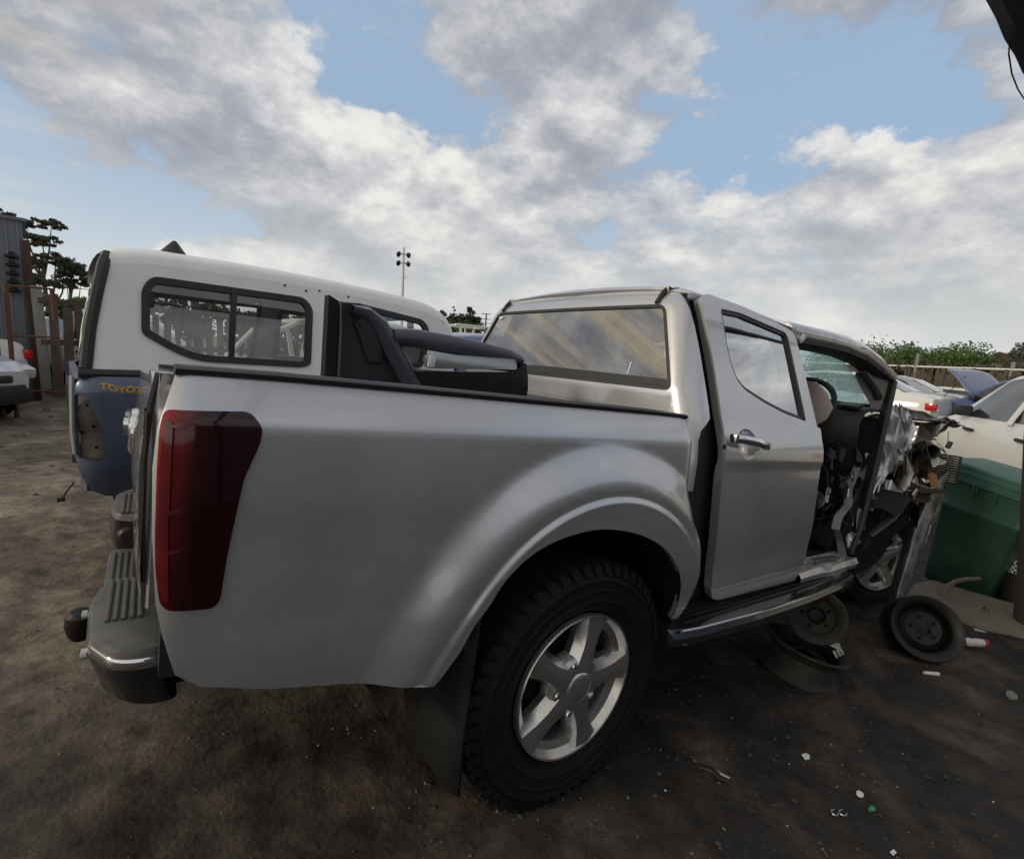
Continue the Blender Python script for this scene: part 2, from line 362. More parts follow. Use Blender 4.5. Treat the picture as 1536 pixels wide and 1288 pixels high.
def inpoly(x, y, poly):
    c = np.zeros(len(x), bool); n = len(poly)
    for i in range(n):
        x1, y1 = poly[i]; x2, y2 = poly[(i+1) % n]
        if y1 == y2: continue
        c ^= ((y1 > y) != (y2 > y)) & (x < (x2-x1)*(y-y1)/(y2-y1)+x1)
    return c
def resample(poly, res):
    out = []
    for i in range(len(poly)):
        a = np.array(poly[i], float); b = np.array(poly[(i+1) % len(poly)], float)
        k = max(1, int(round(np.linalg.norm(b-a)/res)))
        out += [tuple(a+(b-a)*j/k) for j in range(k)]
    return out
def rounded(poly, r, n=4):
    """round the corners of a 2D polygon"""
    out = []; m = len(poly)
    for i in range(m):
        p0, p, p1 = (np.array(poly[j % m], float) for j in (i-1, i, i+1))
        d0 = p0-p; d1 = p1-p; l0 = np.linalg.norm(d0); l1 = np.linalg.norm(d1)
        rr = r[i] if isinstance(r, (list, tuple)) else r
        k = min(rr, l0*.45, l1*.45)
        if k <= 1e-6: out.append(tuple(p)); continue
        a = p+d0/l0*k; b = p+d1/l1*k
        for j in range(n+1):
            t = j/n; out.append(tuple((1-t)**2*a+2*t*(1-t)*p+t*t*b))
    return out
def shrink(poly, d):
    P = np.array(poly); c = P.mean(0); out = []
    n = len(P)
    for i in range(n):
        a, b = P[i-1], P[(i+1) % n]; t = b-a; t /= max(np.linalg.norm(t), 1e-9)
        nn = np.array([-t[1], t[0]]);
        if nn@(c-P[i]) < 0: nn = -nn
        out.append(tuple(P[i]+nn*d))
    return out
def panel(name, outline, F, mat, parent, out, holes=(), thick=0.012, res=0.03, back=True, base=None, yard=False, smooth=35.0, lines=()):
    """sheet-metal panel: outline and holes in (u,v), F maps to 3D, given thickness away from `out`"""
    o = resample(outline, res); hs = [resample(h, res) for h in holes]
    allp = list(o); edges = [(i, (i+1) % len(o)) for i in range(len(o))]
    for h in hs:
        s = len(allp); allp += h; edges += [(s+i, s+(i+1) % len(h)) for i in range(len(h))]
    ob = np.array(o)
    for ln_ in lines:
        q = np.array([p for p in ln_]); okl = inpoly(q[:, 0], q[:, 1], o)
        okl &= np.sqrt(((q[:, None]-ob[None])**2).sum(2)).min(1) > res*.6
        prev = None
        for p, k_ in zip(q, okl):
            if not k_: prev = None; continue
            allp.append(tuple(p)); i_ = len(allp)-1
            if prev is not None: edges.append((prev, i_))
            prev = i_
    B = np.array(allp)
    lo = B.min(0); hi = B.max(0)
    gx, gy = np.meshgrid(np.arange(lo[0]+res*.5, hi[0], res), np.arange(lo[1]+res*.5, hi[1], res))
    gx = gx.ravel(); gy = gy.ravel()
    ok = inpoly(gx, gy, o)
    for h in hs: ok &= ~inpoly(gx, gy, h)
    G = np.stack([gx[ok], gy[ok]], 1)
    if len(G):
        dmin = np.full(len(G), 9.0)
        for k in range(0, len(B), 64):
            dmin = np.minimum(dmin, np.sqrt(((G[:, None, :]-B[None, k:k+64])**2).sum(2)).min(1))
        G = G[dmin > res*0.55]
    P = [Vector(p) for p in allp] + [Vector(p) for p in G.tolist()]
    r = delaunay_2d_cdt(P, edges, [], 0, 1e-6)
    V2 = np.array([tuple(p) for p in r[0]]); FC = r[2]
    C = np.array([V2[list(f)].mean(0) for f in FC])
    ok = inpoly(C[:, 0], C[:, 1], o)
    for h in hs: ok &= ~inpoly(C[:, 0], C[:, 1], h)
    FC = [tuple(f) for f, k in zip(FC, ok) if k]
    V3 = np.array([F(u, v) for u, v in V2], float)
    e = 1e-3
    Du = np.array([F(u+e, v) for u, v in V2])-np.array([F(u-e, v) for u, v in V2])
    Dv = np.array([F(u, v+e) for u, v in V2])-np.array([F(u, v-e) for u, v in V2])
    N = np.cross(Du, Dv); N /= np.maximum(np.linalg.norm(N, axis=1, keepdims=True), 1e-12)
    sgn = 1.0 if (N@np.array(out)).sum() > 0 else -1.0
    N *= sgn
    faces = []
    for f in FC:
        a, b, c = V3[list(f[:3])]
        n = np.cross(b-a, c-a)
        faces.append(f if n@N[f[0]] > 0 else f[::-1])
    cnt = {}
    for f in faces:
        for i in range(len(f)):
            cnt[(f[i], f[(i+1) % len(f)])] = 1
    bound = [(a, b) for a, b in cnt if (b, a) not in cnt]
    n0 = len(V3); verts = [tuple(p) for p in V3]; norms = [tuple(n) for n in N]
    BV = V3 - N*thick
    if back:
        verts += [tuple(p) for p in BV]; norms += [tuple(-n) for n in N]
        faces = faces + [tuple(i+n0 for i in f[::-1]) for f in faces]
    for a, b in bound:
        s = len(verts); q = [V3[a], V3[b], BV[b], BV[a]]
        nn = np.cross(q[3]-q[0], q[1]-q[0]); nn = nn/max(np.linalg.norm(nn), 1e-12)
        verts += [tuple(p) for p in q]; norms += [tuple(nn)]*4
        faces.append((s, s+3, s+2, s+1))
    return mk(name, verts, faces, mat, parent, normals=norms, base=base, yard=yard)
def loft(name, rings, mat, parent, closed=False, cap=False, smooth=40.0, thick=None, **kw):
    n = len(rings[0]); v = [p for r in rings for p in r]; f = []
    m = n if closed else n-1
    for i in range(len(rings)-1):
        for k in range(m): f.append((i*n+k, i*n+(k+1) % n, (i+1)*n+(k+1) % n, (i+1)*n+k))
    if cap: f.append(tuple(range(n-1, -1, -1))); f.append(tuple((len(rings)-1)*n+k for k in range(n)))
    return mk(name, v, f, mat, parent, smooth=smooth, **kw)
def sst(e0, e1, x):
    t = min(1.0, max(0.0, (x-e0)/(e1-e0))); return t*t*(3-2*t)
def nz(x, y, z=0.0, s=1.0): return noise.noise(Vector((x*s, y*s, z*s)))

# ---------------------------------------------------------------- the yard floor
TA = math.tan(A)
def slope(x):
    if x < -3.0: return 0.19
    if x < -1.5:
        t = (x+3.0)/1.5; return 0.19 + (TA*1.5-0.19)*t*t*(3-2*t)*1.0
    if x > 13.0:
        t = min(1.0, (x-13.0)/3.0); return -.30*t*t*(3-2*t)
    if x <= 5.0: return -TA*x
    t = min(1.0, (x-5.0)/3.5); k = t*t*(3-2*t)
    return (-TA*5.0)*(1-k) + 0.0*k
def gz(x, y):
    h = slope(x)*(1.0 if y < 1.5 else max(0.35, 1-(y-1.5)*0.12))
    return h
def rut(x, y):
    # old tyre tracks pressed into the dirt beside and behind the pickups
    d = 0.0
    for x0, k, ph in ((-1.75, .10, .3), (-2.9, .08, 1.1), (1.6, -.55, 2.0)):
        c = (x-x0-k*y-.12*math.sin(y*.8+ph))/.13
        if abs(c) < 1: d += .016*(1-c*c)*(.7+.3*math.sin(y*42+c*2))
    return d
def rough(x, y):
    a = nz(x*.8+y*.25, y, 3, 3.1)
    return 0.022*nz(x, y, 0, 0.9) + 0.014*a - 0.010*abs(nz(x, y, 8, 4.3)) + 0.007*nz(x, y, 5, 9.0) + 0.0028*max(0, nz(x, y, 2, 15.0)+.1) - rut(x, y)
def make_ground():
    def axis(lo, hi, step, far):
        a = list(np.arange(lo, hi, step)); s = step
        p = hi
        while p < far: a.append(p); s *= 1.22; p += s
        a.append(far); s = step; p = lo
        pre = []
        while p > -far: s *= 1.22; p -= s; pre.append(max(p, -far))
        return np.array(sorted(set(np.round(pre + a, 4))))
    xs = axis(-2.6, 5.4, 0.024, 900.0); ys = axis(-1.6, 3.4, 0.024, 900.0)
    v = []
    for y in ys:
        for x in xs:
            near = max(abs(x-1.4), abs(y-1.7))
            v.append((x, y, gz(x, y) + rough(x, y)*(1 if near < 8 else 0.4 if near < 14 else 0) - (0.03 if near > 30 else 0)))
    nx = len(xs); ny = len(ys)
    f = [(j*nx+i, j*nx+i+1, (j+1)*nx+i+1, (j+1)*nx+i) for j in range(ny-1) for i in range(nx-1)]
    m = bpy.data.materials.new('yard_dirt'); m.use_nodes = True
    t = NT(m.node_tree); b = t.n['Principled BSDF']
    tc = t.node('ShaderNodeTexCoord').outputs['Object']
    big = t.node('ShaderNodeTexNoise', inp={'Vector': tc, 'Scale': 0.55, 'Detail': 7.0, 'Roughness': 0.62}).outputs[0]
    mid = t.node('ShaderNodeTexNoise', inp={'Vector': tc, 'Scale': 2.3, 'Detail': 9.0, 'Roughness': 0.62, 'Distortion': 0.3}).outputs[0]
    fin = t.node('ShaderNodeTexNoise', inp={'Vector': tc, 'Scale': 30.0, 'Detail': 8.0, 'Roughness': 0.62}).outputs[0]
    vor = t.node('ShaderNodeTexVoronoi', inp={'Vector': tc, 'Scale': 60.0}).outputs['Distance']
    # oil-soaked area beside the wreck plus painted foreground shade, drier dirt towards the gate
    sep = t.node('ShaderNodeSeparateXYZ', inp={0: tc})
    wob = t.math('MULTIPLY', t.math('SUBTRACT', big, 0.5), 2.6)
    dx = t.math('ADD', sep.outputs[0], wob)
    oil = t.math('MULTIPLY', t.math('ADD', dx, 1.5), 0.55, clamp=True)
    near = t.math('MULTIPLY', t.math('SUBTRACT', t.math('ADD', 1.7, t.math('MULTIPLY', wob, 0.7)), sep.outputs[1]), 0.9, clamp=True)  # foreground shade and vignette painted into the dirt colour, merged with the oil
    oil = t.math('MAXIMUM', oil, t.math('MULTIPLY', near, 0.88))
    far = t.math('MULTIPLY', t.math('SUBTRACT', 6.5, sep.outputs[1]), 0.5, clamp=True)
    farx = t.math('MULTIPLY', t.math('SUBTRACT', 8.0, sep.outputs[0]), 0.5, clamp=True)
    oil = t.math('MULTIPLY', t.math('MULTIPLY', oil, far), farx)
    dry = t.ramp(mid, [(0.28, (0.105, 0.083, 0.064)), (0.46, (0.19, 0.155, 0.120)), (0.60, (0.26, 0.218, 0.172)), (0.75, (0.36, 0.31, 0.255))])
    oily_shaded = t.ramp(mid, [(0.30, (0.0085, 0.0075, 0.0068)), (0.44, (0.0155, 0.0132, 0.0115)), (0.54, (0.027, 0.0215, 0.017)), (0.62, (0.048, 0.037, 0.028)), (0.74, (0.085, 0.069, 0.055))])
    col = t.mix(oil, dry, oily_shaded)
    stain = t.ramp(big, [(0.36, (0.36, 0.36, 0.37)), (0.44, (0.8, 0.8, 0.8)), (0.56, (1.05, 1.05, 1.05)), (0.68, (1.3, 1.28, 1.26))])
    col = t.mix(1.0, col, stain, 'MULTIPLY')
    g = t.ramp(fin, [(0.30, (0.72, 0.71, 0.70)), (0.52, (1, 1, 1)), (0.74, (1.25, 1.23, 1.2))])
    col = t.mix(0.9, col, g, 'MULTIPLY')
    crum = t.node('ShaderNodeTexNoise', inp={'Vector': tc, 'Scale': 9.0, 'Detail': 5.0, 'Roughness': 0.58}).outputs[0]
    col = t.mix(1.0, col, t.ramp(crum, [(0.34, (0.62, 0.61, 0.60)), (0.50, (1, 1, 1)), (0.68, (1.35, 1.31, 1.26))]), 'MULTIPLY')
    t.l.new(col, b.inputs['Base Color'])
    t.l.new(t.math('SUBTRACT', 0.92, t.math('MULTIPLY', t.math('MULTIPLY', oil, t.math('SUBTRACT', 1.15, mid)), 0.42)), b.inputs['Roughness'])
    b.inputs['Specular IOR Level'].default_value = 0.3
    hh = t.math('ADD', t.math('MULTIPLY', crum, 0.9), t.math('ADD', t.math('MULTIPLY', fin, 0.16), t.math('MULTIPLY', vor, 0.08)))
    bp = t.node('ShaderNodeBump', inp={'Height': hh, 'Strength': 0.55, 'Distance': 0.03})
    t.l.new(bp.outputs[0], b.inputs['Normal'])
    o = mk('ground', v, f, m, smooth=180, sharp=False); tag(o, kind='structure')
make_ground()
def gw(x, y): return gz(x, y) + rough(x, y)

# ---------------------------------------------------------------- generic cars for the rest of the yard
# profile: stations (x, z_low, z_belt, z_top, half_width, top_half_width) from tail to nose
PROF = {
 'sedan': dict(st=[(-2.20, .42, .78, .80, .62, .55), (-2.12, .30, .92, 1.00, .78, .66), (-1.95, .26, .95, 1.06, .83, .68), (-1.62, .24, .96, 1.09, .85, .66),
    (-1.05, .20, .96, 1.38, .86, .58), (-.80, .20, .96, 1.435, .86, .60), (0.0, .20, .95, 1.46, .86, .61), (.45, .20, .94, 1.41, .86, .60), (1.10, .20, .93, .99, .86, .70),
    (1.25, .21, .90, .955, .855, .70), (1.75, .24, .83, .86, .83, .66), (2.05, .26, .74, .77, .76, .58), (2.18, .34, .62, .66, .62, .5)],
    ax=(-1.28, 1.38), wr=.31, side=[(-1.25, .99), (-1.00, 1.30), (-.78, 1.385), (0, 1.41), (.42, 1.365), (.97, .985), (0, .99)], rear=(-1.60, -1.08), front=(.47, 1.08)),
 'hatch': dict(st=[(-1.92, .40, .80, .85, .66, .60), (-1.86, .28, .95, 1.02, .80, .70), (-1.72, .24, .97, 1.10, .84, .66), (-1.35, .22, .97, 1.42, .85, .60),
    (-1.05, .20, .97, 1.49, .85, .62), (0.0, .20, .95, 1.52, .85, .63), (.40, .20, .94, 1.46, .85, .61), (1.05, .20, .93, 1.01, .85, .70),
    (1.40, .22, .86, .92, .83, .68), (1.75, .24, .78, .80, .78, .62), (1.92, .32, .64, .68, .64, .52)],
    ax=(-1.25, 1.25), wr=.30, side=[(-1.45, 1.03), (-1.28, 1.33), (-1.0, 1.42), (0, 1.45), (.38, 1.40), (.92, .985), (0, 1.0)], rear=(-1.70, -1.37), front=(.42, 1.03)),
 'cab': dict(st=[(-.62, .40, 1.05, 1.08, .84, .72), (-.55, .34, 1.06, 1.55, .86, .62), (-.40, .34, 1.06, 1.68, .87, .64), (.3, .34, 1.05, 1.70, .87, .65), (.62, .34, 1.04, 1.62, .87, .63),
    (1.32, .34, 1.02, 1.10, .87, .74), (1.6, .36, 1.0, 1.06, .86, .72), (2.15, .38, .93, .97, .84, .68), (2.40, .42, .82, .86, .78, .6), (2.5, .5, .7, .74, .66, .5)],
    ax=(-1.55, 1.5), wr=.36, side=[(-.42, 1.09), (-.40, 1.52), (-.28, 1.60), (.3, 1.62), (.58, 1.55), (1.15, 1.07), (.3, 1.08)], rear=(-.615, -.56), front=(.66, 1.28)),
}
def car(kind, label, cat, paint, loc, rotz, group=None, bed=False, rollbar=False, canopy=None, hood_up=None, lamp_red=True, bumper=None, wheels=True, bedpaint=None, name=None):
    P = PROF[kind]; st = P['st']
    r = thing(name or {'sedan': 'saloon_car', 'hatch': 'hatchback_car', 'cab': 'pickup_truck'}[kind], label, cat, loc, group, yard=False, rotz=rotz)
    xs = [s[0] for s in st]
    def at(x): return [float(np.interp(x, xs, [s[i] for s in st])) for i in range(1, 6)]
    def ring(x):
        zl, zb, zt, w, tw_ = at(x)
        half = [(.0, zl), (.72*w, zl), (.94*w, zl+.06), (.99*w, zl+.22), (w, (zl+zb)/2+.05), (.985*w, zb-.06), (.95*w, zb), ]
        zk = zb+(zt-zb)*.90; wk = .95*w+(tw_*1.04-.95*w)*.92
        half += [(.95*w+(wk-.95*w)*.5, zb+(zk-zb)*.5), (wk, zk), (tw_*.96, zt-.012*(1 if zt-zb > .1 else .3)), (tw_*.7, zt), (0, zt+.015)]
        return [(x, y, z) for y, z in half] + [(x, -y, z) for y, z in half[-2:0:-1]]
    xr = sorted(set(list(np.round(np.linspace(xs[0], xs[-1], 46), 3)) + xs))
    loft('body', [ring(x) for x in xr], paint, r, closed=True, cap=True, smooth=38)
    def sidey(x, z):
        zl, zb, zt, w, tw_ = at(x)
        zk = zb+(zt-zb)*.90; wk = .95*w+(tw_*1.04-.95*w)*.92
        if z <= zb: return .985*w
        return .95*w+(wk-.95*w)*min(1.0, (z-zb)/max(zk-zb, 1e-3))
    for s in (1, -1):
        panel('side_window', rounded(P['side'], .06), lambda u, v, s=s: (u, s*(sidey(u, v)+.005), v), M_carglass, r, (0, s, 0), res=.12, thick=.006)
        xm = -.08 if kind != 'cab' else .3
        if kind != 'cab':
            MB().box((xm, s*(sidey(xm, 1.2)+.006), 1.19), (.07, .012, .46), rot=(s*.42, 0, 0)).build('window_pillar', M_black if paint is not M_white else paint, r)
        MB().box((P['front'][1]-.30, s*(at(.9)[3]+.0), 1.05), (.11, .15, .12), bevel=.035).build('mirror', M_black, r)
        for xx in ((-.35, .55) if kind != 'cab' else (-.3,)):
            MB().box((xx, s*(at(xx)[3]+.008), .86), (.17, .03, .03), bevel=.008).build('door_handle', M_black, r)
        for xa in P['ax']:
            if not wheels: continue
            if kind == 'cab' and xa < -.7 and not (bed or canopy): continue
            m = MB(); w_ = at(max(xa, xs[0]))[3] if kind != 'cab' else .86
            m.lathe([(.0, 0), (P['wr']+.045, 0), (P['wr']+.045, .008), (P['wr']+.03, .012)], (xa, s*(w_-.010), P['wr']+.01), (0, s, 0), 28)
            m.build('wheel_arch', M_dark, r)
            wh = MB().lathe([(.05, -.17), (P['wr']-.03, -.17), (P['wr'], -.14), (P['wr'], -.03), (P['wr']-.03, .0), (P['wr']*.66, .004)], (xa, s*(w_+.012), P['wr']), (0, s, 0), 28).build('wheel', M_tyre, r)
            rm = MB()
            for k in range(7):
                an = 2*PI*k/7
                rm.box((xa+math.cos(an)*P['wr']*.36, s*(w_+.012), P['wr']+math.sin(an)*P['wr']*.36), (P['wr']*.56, .016, .05), rot=(0, -an, 0))
            rm.lathe([(P['wr']*.60, .002), (P['wr']*.67, .012), (P['wr']*.67, -.05)], (xa, s*(w_+.005), P['wr']), (0, s, 0), 28)
            rm.lathe([(.0, .016), (.06, .012), (.07, -.01)], (xa, s*(w_+.005), P['wr']), (0, s, 0), 16)
            rm.build('rim', M_alloy, wh)
    def top(u, v):
        zl, zb, zt, w, tw_ = at(u)
        return (u, v, zt+.015-.015*min(1, abs(v)/(tw_*.96))+.006)
    for nm, (xa, xb) in (('rear_window', P['rear']), ('windscreen', P['front'])):
        wa = at(xa)[4]*.90; wb = at(xb)[4]*.90
        if nm == 'rear_window' and kind == 'cab':
            MB().box((-.60, 0, 1.38), (.012, 1.15, .34), rot=(0, .14, 0), bevel=.004).build(nm, M_carglass, r); continue
        panel(nm, rounded([(xa, -wa), (xb, -wb), (xb, wb), (xa, wa)], .06), top, M_carglass, r, (0, 0, 1), res=.12, thick=.006)
    x0 = xs[0]; xn = xs[-1]
    for s in (1, -1):
        if kind != 'cab':
            lp = MB().box((x0+.10, s*(at(x0+.1)[3]-.05), .84), (.20, .14, .16), bevel=.04).build('tail_lamp', M_redlamp if lamp_red else M_lensclear, r)
        hl = MB().box((xn-.16, s*(at(xn-.16)[3]-.05), .69 if kind != 'cab' else .80), (.40, .17, .15), bevel=.05, rot=(0, .28, s*-.45)).build('headlamp', M_lensclear, r)
    MB().box((xn-.005, 0, .40 if kind != 'cab' else .52), (.10, 1.1, .20), bevel=.03).build('front_bumper', bumper or (M_black if kind == 'cab' else paint), r)
    if bumper: MB().box((xn-.16, 0, .36), (.34, 1.40, .26), bevel=.08).build('bumper_skirt', bumper, r)
    MB().box((xn-.012, 0, .58 if kind != 'cab' else .74), (.07, .75, .10), bevel=.02).build('grille', M_black, r)
    if kind != 'cab':
        MB().box((x0+.0, 0, .48), (.12, 1.25, .22), bevel=.05).build('rear_bumper', paint, r)
        MB().box((x0+.02, 0, .74), (.03, .5, .12), bevel=.005).build('number_plate_recess', M_greypaint, r)
    if kind == 'cab' and (bed or canopy):
        bp = bedpaint or paint
        for s in (1, -1):
            MB().box((-1.62, s*.84, .82), (1.95, .06, .50), bevel=.02).build('bed_side', bp, r)
        MB().box((-1.62, 0, .60), (1.95, 1.64, .05)).build('bed_floor', M_dark, r)
        MB().box((-2.58, 0, .82), (.05, 1.66, .50), bevel=.015).build('tailgate', bp, r)
        MB().box((-.68, 0, .84), (.05, 1.62, .46), bevel=.01).build('bed_front', bp, r)
        for s in (1, -1):
            MB().box((-2.62, s*.80, .85), (.06, .12, .34), bevel=.02).build('tail_lamp', M_redlamp, r)
        MB().box((-2.66, 0, .48), (.14, 1.6, .16), bevel=.03).build('rear_bumper', M_black, r)
    if rollbar:
        m = MB()
        for s in (1, -1):
            m.tube([(-1.62, s*.72, 1.06), (-1.30, s*.66, 1.45), (-1.02, s*.62, 1.60)], .035)
            m.tube([(-.74, s*.70, 1.06), (-.80, s*.66, 1.45), (-.92, s*.60, 1.60)], .035)
            m.tube([(-1.02, s*.62, 1.60), (-.92, s*.60, 1.60)], .035)
        m.tube([(-1.02, -.62, 1.60), (-1.02, .62, 1.60)], .035); m.tube([(-.92, -.60, 1.60), (-.92, .60, 1.60)], .03)
        m.build('roll_bar', paint, r)
    if canopy is not None:
        rings = []
        for x in (-2.6, -2.55, -2.4, -1.2, -.72, -.66):
            k = .0 if x in (-2.6, -.66) else .02
            zt = 1.62 + k + (0 if x > -2.5 else -.05)
            pts = [(.85, 1.07), (.84, 1.2), (.78, zt-.12), (.70, zt-.02), (.5, zt+.02), (0, zt+.03)]
            rings.append([(x, y, z) for y, z in pts] + [(x, -y, z) for y, z in pts[-2::-1]])
        cn = loft('canopy', rings, canopy, r, cap=True, smooth=40)
        for s in (1, -1):
            MB().box((-1.6, s*.822, 1.36), (1.55, .02, .26), rot=(s*.13, 0, 0), bevel=.006).build('canopy_window', M_carglass, cn)
    if hood_up is not None:
        pts = [(0, 0), (.2, .03), (.5, .045), (.75, .03), (.86, -.03)]
        m = []
        for d, h in pts:
            p = Vector((.95, 0, 1.02)) + Vector((math.cos(hood_up)*d - math.sin(hood_up)*h, 0, math.sin(hood_up)*d + math.cos(hood_up)*h))
            w_ = .60 - .10*(d > .8)
            m.append([(p.x, y, p.z+.03*(1-(y/.68)**2)) for y in np.linspace(-w_, w_, 9)])
        o = loft('bonnet', m, M_bluehood, r, smooth=60)
        sd = o.modifiers.new('thickness', 'SOLIDIFY'); sd.thickness = .03
        MB().tube([(1.75, .4, .85), (1.25, .4, 1.5)], .008).build('bonnet_stay', M_black, r)
        MB().box((1.45, 0, .93), (.75, 1.2, .02)).build('engine_bay', M_dark, r)
    return r
M_lightsilver = pmat('light_silver_paint', (0.62, 0.63, 0.65), 0.32, 0.35, 0.7)
M_bluehood = pmat('blue_grey_paint', (0.15, 0.17, 0.26), 0.35, 0.4, 0.6)
M_bluecar = pmat('deep_blue_paint', (0.06, 0.08, 0.20), 0.35, 0.4, 0.6)

# ---------------------------------------------------------------- vegetation
def leaves(n, centre, rad, size, rng, squash=1.0):
    """clumped leaf quads spread through an ellipsoid"""
    nc = max(3, n//90)
    d = rng.normal(size=(nc, 3)); d /= np.linalg.norm(d, axis=1, keepdims=True)
    cl = d*(rng.random((nc, 1))**.45)*np.array(rad)
    cs = rng.uniform(.16, .34, nc)*min(rad)
    k = rng.integers(0, nc, n)
    p = np.array(centre)+cl[k]+np.clip(rng.normal(size=(n, 3)), -1.7, 1.7)*cs[k][:, None]*np.array([1, 1, squash])
    a = rng.normal(size=(n, 3)); a /= np.linalg.norm(a, axis=1, keepdims=True)
    b = np.cross(a, rng.normal(size=(n, 3))); b /= np.linalg.norm(b, axis=1, keepdims=True)
    s = size*rng.uniform(.6, 1.4, (n, 1)); a = a*s; b = b*s*.55
    v = np.stack([p-a, p-b, p+a, p+b], 1).reshape(-1, 3)
    f = np.arange(4*n).reshape(-1, 4)
    return v, f
def tree(name, label, cat, base, blobs, mat, leaf, n, trunk_r, group=None, seed=1, squash=.7, lean=(0, 0)):
    """blobs: list of ((x,y,z), (rx,ry,rz)) offsets from the base"""
    rng = np.random.default_rng(seed)
    r = thing(name, label, cat, base, group, yard=False)
    m = MB(); zmax = max(b[0][2] for b in blobs); zmin = min(b[0][2]-b[1][2] for b in blobs)
    if trunk_r:
        z1 = (zmin+zmax)*.5; tp = [(0, 0, -.2), (lean[0]*.3+.03*z1, .02*z1, z1*.4), (lean[0]*.7, lean[1]*.7, z1*.75), (lean[0], lean[1], z1)]
        m.tube(tp, [trunk_r, trunk_r*.8, trunk_r*.6, trunk_r*.4], 8)
        for c, q in blobs:
            s = Vector(tp[2]) if c[2] > z1 else Vector(tp[1])
            mid = (s+Vector(c))*.5+Vector((rng.normal()*.1, rng.normal()*.1, .1))
            m.tube([s, mid, Vector(c)+Vector((0, 0, q[2]*.3))], [trunk_r*.42, trunk_r*.28, trunk_r*.1], 6)
        m.build('trunk', M_bark, r)
    tot = sum(q[0]*q[1]*q[2] for c, q in blobs); V = []; Fc = []; o = 0
    for c, q in blobs:
        v, f = leaves(max(60, int(n*q[0]*q[1]*q[2]/tot)), c, q, leaf, rng, squash); V.append(v); Fc.append(f+o); o += len(v)
    mk('crown', np.concatenate(V), np.concatenate(Fc), mat, r, smooth=0)
    return r

# ---------------------------------------------------------------- the wrecked silver double-cab pickup (yard frame: x to the nose, y away, z up)
ZS = [.40, .45, .55, .65, .72, .8, 1.0, 1.12, 1.158, 1.172, 1.215, 1.245, 1.27]
YS = [.17, .13, .085, .058, .047, .045, .051, .059, .062, .067, .090, .110, .130]
def _smooth_profile():
    zz = np.linspace(.40, 1.27, 175); yy = np.interp(zz, ZS, YS)
    k = np.exp(-.5*(np.arange(-12, 13)/2.2)**2); k /= k.sum()
    return zz, np.convolve(np.pad(yy, 12, mode='edge'), k, 'valid')
PZ, PY = _smooth_profile()
def s_bed(x, z):
    y = float(np.interp(z, PZ, PY)); rho = math.hypot(x-.03, z-.42)
    y -= .046*sst(.735, .60, rho) + .0095*sst(.580, .558, rho)
    if x < -1.03:
        d = min(-1.03-x, .0745); y += .075-math.sqrt(.075**2-d*d)
    if x > .40: y += .03*sst(.40, .50, x)**2*sst(.75, .95, z)
    return y
def s_cab(x, z):
    y = .055 + .035*sst(.62, .40, z)
    if z > 1.05: y += .37*((z-1.15) if z > 1.25 else (z-1.05)**2/.4)
    if z > 1.62: y += 1.1*(z-1.62)**2
    return y
TRUCK = thing('pickup_truck', 'silver double cab pickup with crushed nose and missing front door', 'pickup truck', (0, .9, 0))
T = TRUCK
EDGE = [(-1.060, 1.243), (-1.074, 1.186), (-1.084, 1.145), (-1.088, 1.076), (-1.084, .96), (-1.074, .837), (-1.063, .782), (-1.04, .70), (-.999, .662), (-.88, .616), (-.668, .561), (-.503, .531)]
ARCH = [(-.459, .623), (-.435, .694), (-.399, .745), (-.359, .804), (-.281, .862), (-.17, .897), (-.027, .907), (.141, .876), (.286, .812), (.385, .72), (.44, .62), (.468, .51)]
def spline(P, n=4):
    out = []
    for i in range(len(P)-1):
        p0 = np.array(P[max(i-1, 0)]); p1 = np.array(P[i]); p2 = np.array(P[i+1]); p3 = np.array(P[min(i+2, len(P)-1)])
        for k in range(n):
            t = k/n; out.append(tuple(.5*((2*p1)+(p2-p0)*t+(2*p0-5*p1+4*p2-p3)*t*t+(3*p1-p0-3*p2+p3)*t**3)))
    return out+[tuple(P[-1])]
ARCH = spline(ARCH)
FRONT = [(.515, .50), (.52, .62), (.515, .74), (.49, .86), (.468, .96), (.462, 1.096), (.448, 1.241)]
side = panel('bed_side', EDGE+ARCH+FRONT, lambda u, v: (u, s_bed(u, v), v), M_silver, T, (0, -1, 0), thick=.018, res=.018, lines=[[(.03+r_*math.cos(a), .42+r_*math.sin(a)) for a in np.linspace(0, PI, 110)] for r_ in (.581, .5755, .569, .5625, .557)])
# rolled lip of the wheel opening and the dark liner behind it
ring0 = [(x, s_bed(x, z)+.001, z) for x, z in ARCH]
ring1 = [(x+.01*(x-.03), .085, z+.006) for x, z in ARCH]
loft('arch_lip', [ring0, ring1], M_dark, T)
ln = MB(); cA = (.02, .42)
prof = [(x, z) for x, z in [(-.60, .45), (-.56, .62)]+[(cA[0]+.50*math.cos(a), .42+.52*math.sin(a)) for a in np.linspace(2.75, .1, 30)]+[(.54, .40)]]
loft('wheel_liner', [[(x, .075, z) for x, z in prof], [(x, .42, z) for x, z in prof]], M_dark, T)
MB().prism([(x, .42, z) for x, z in prof], (0, .02, 0)).build('inner_fender', M_dark, T)
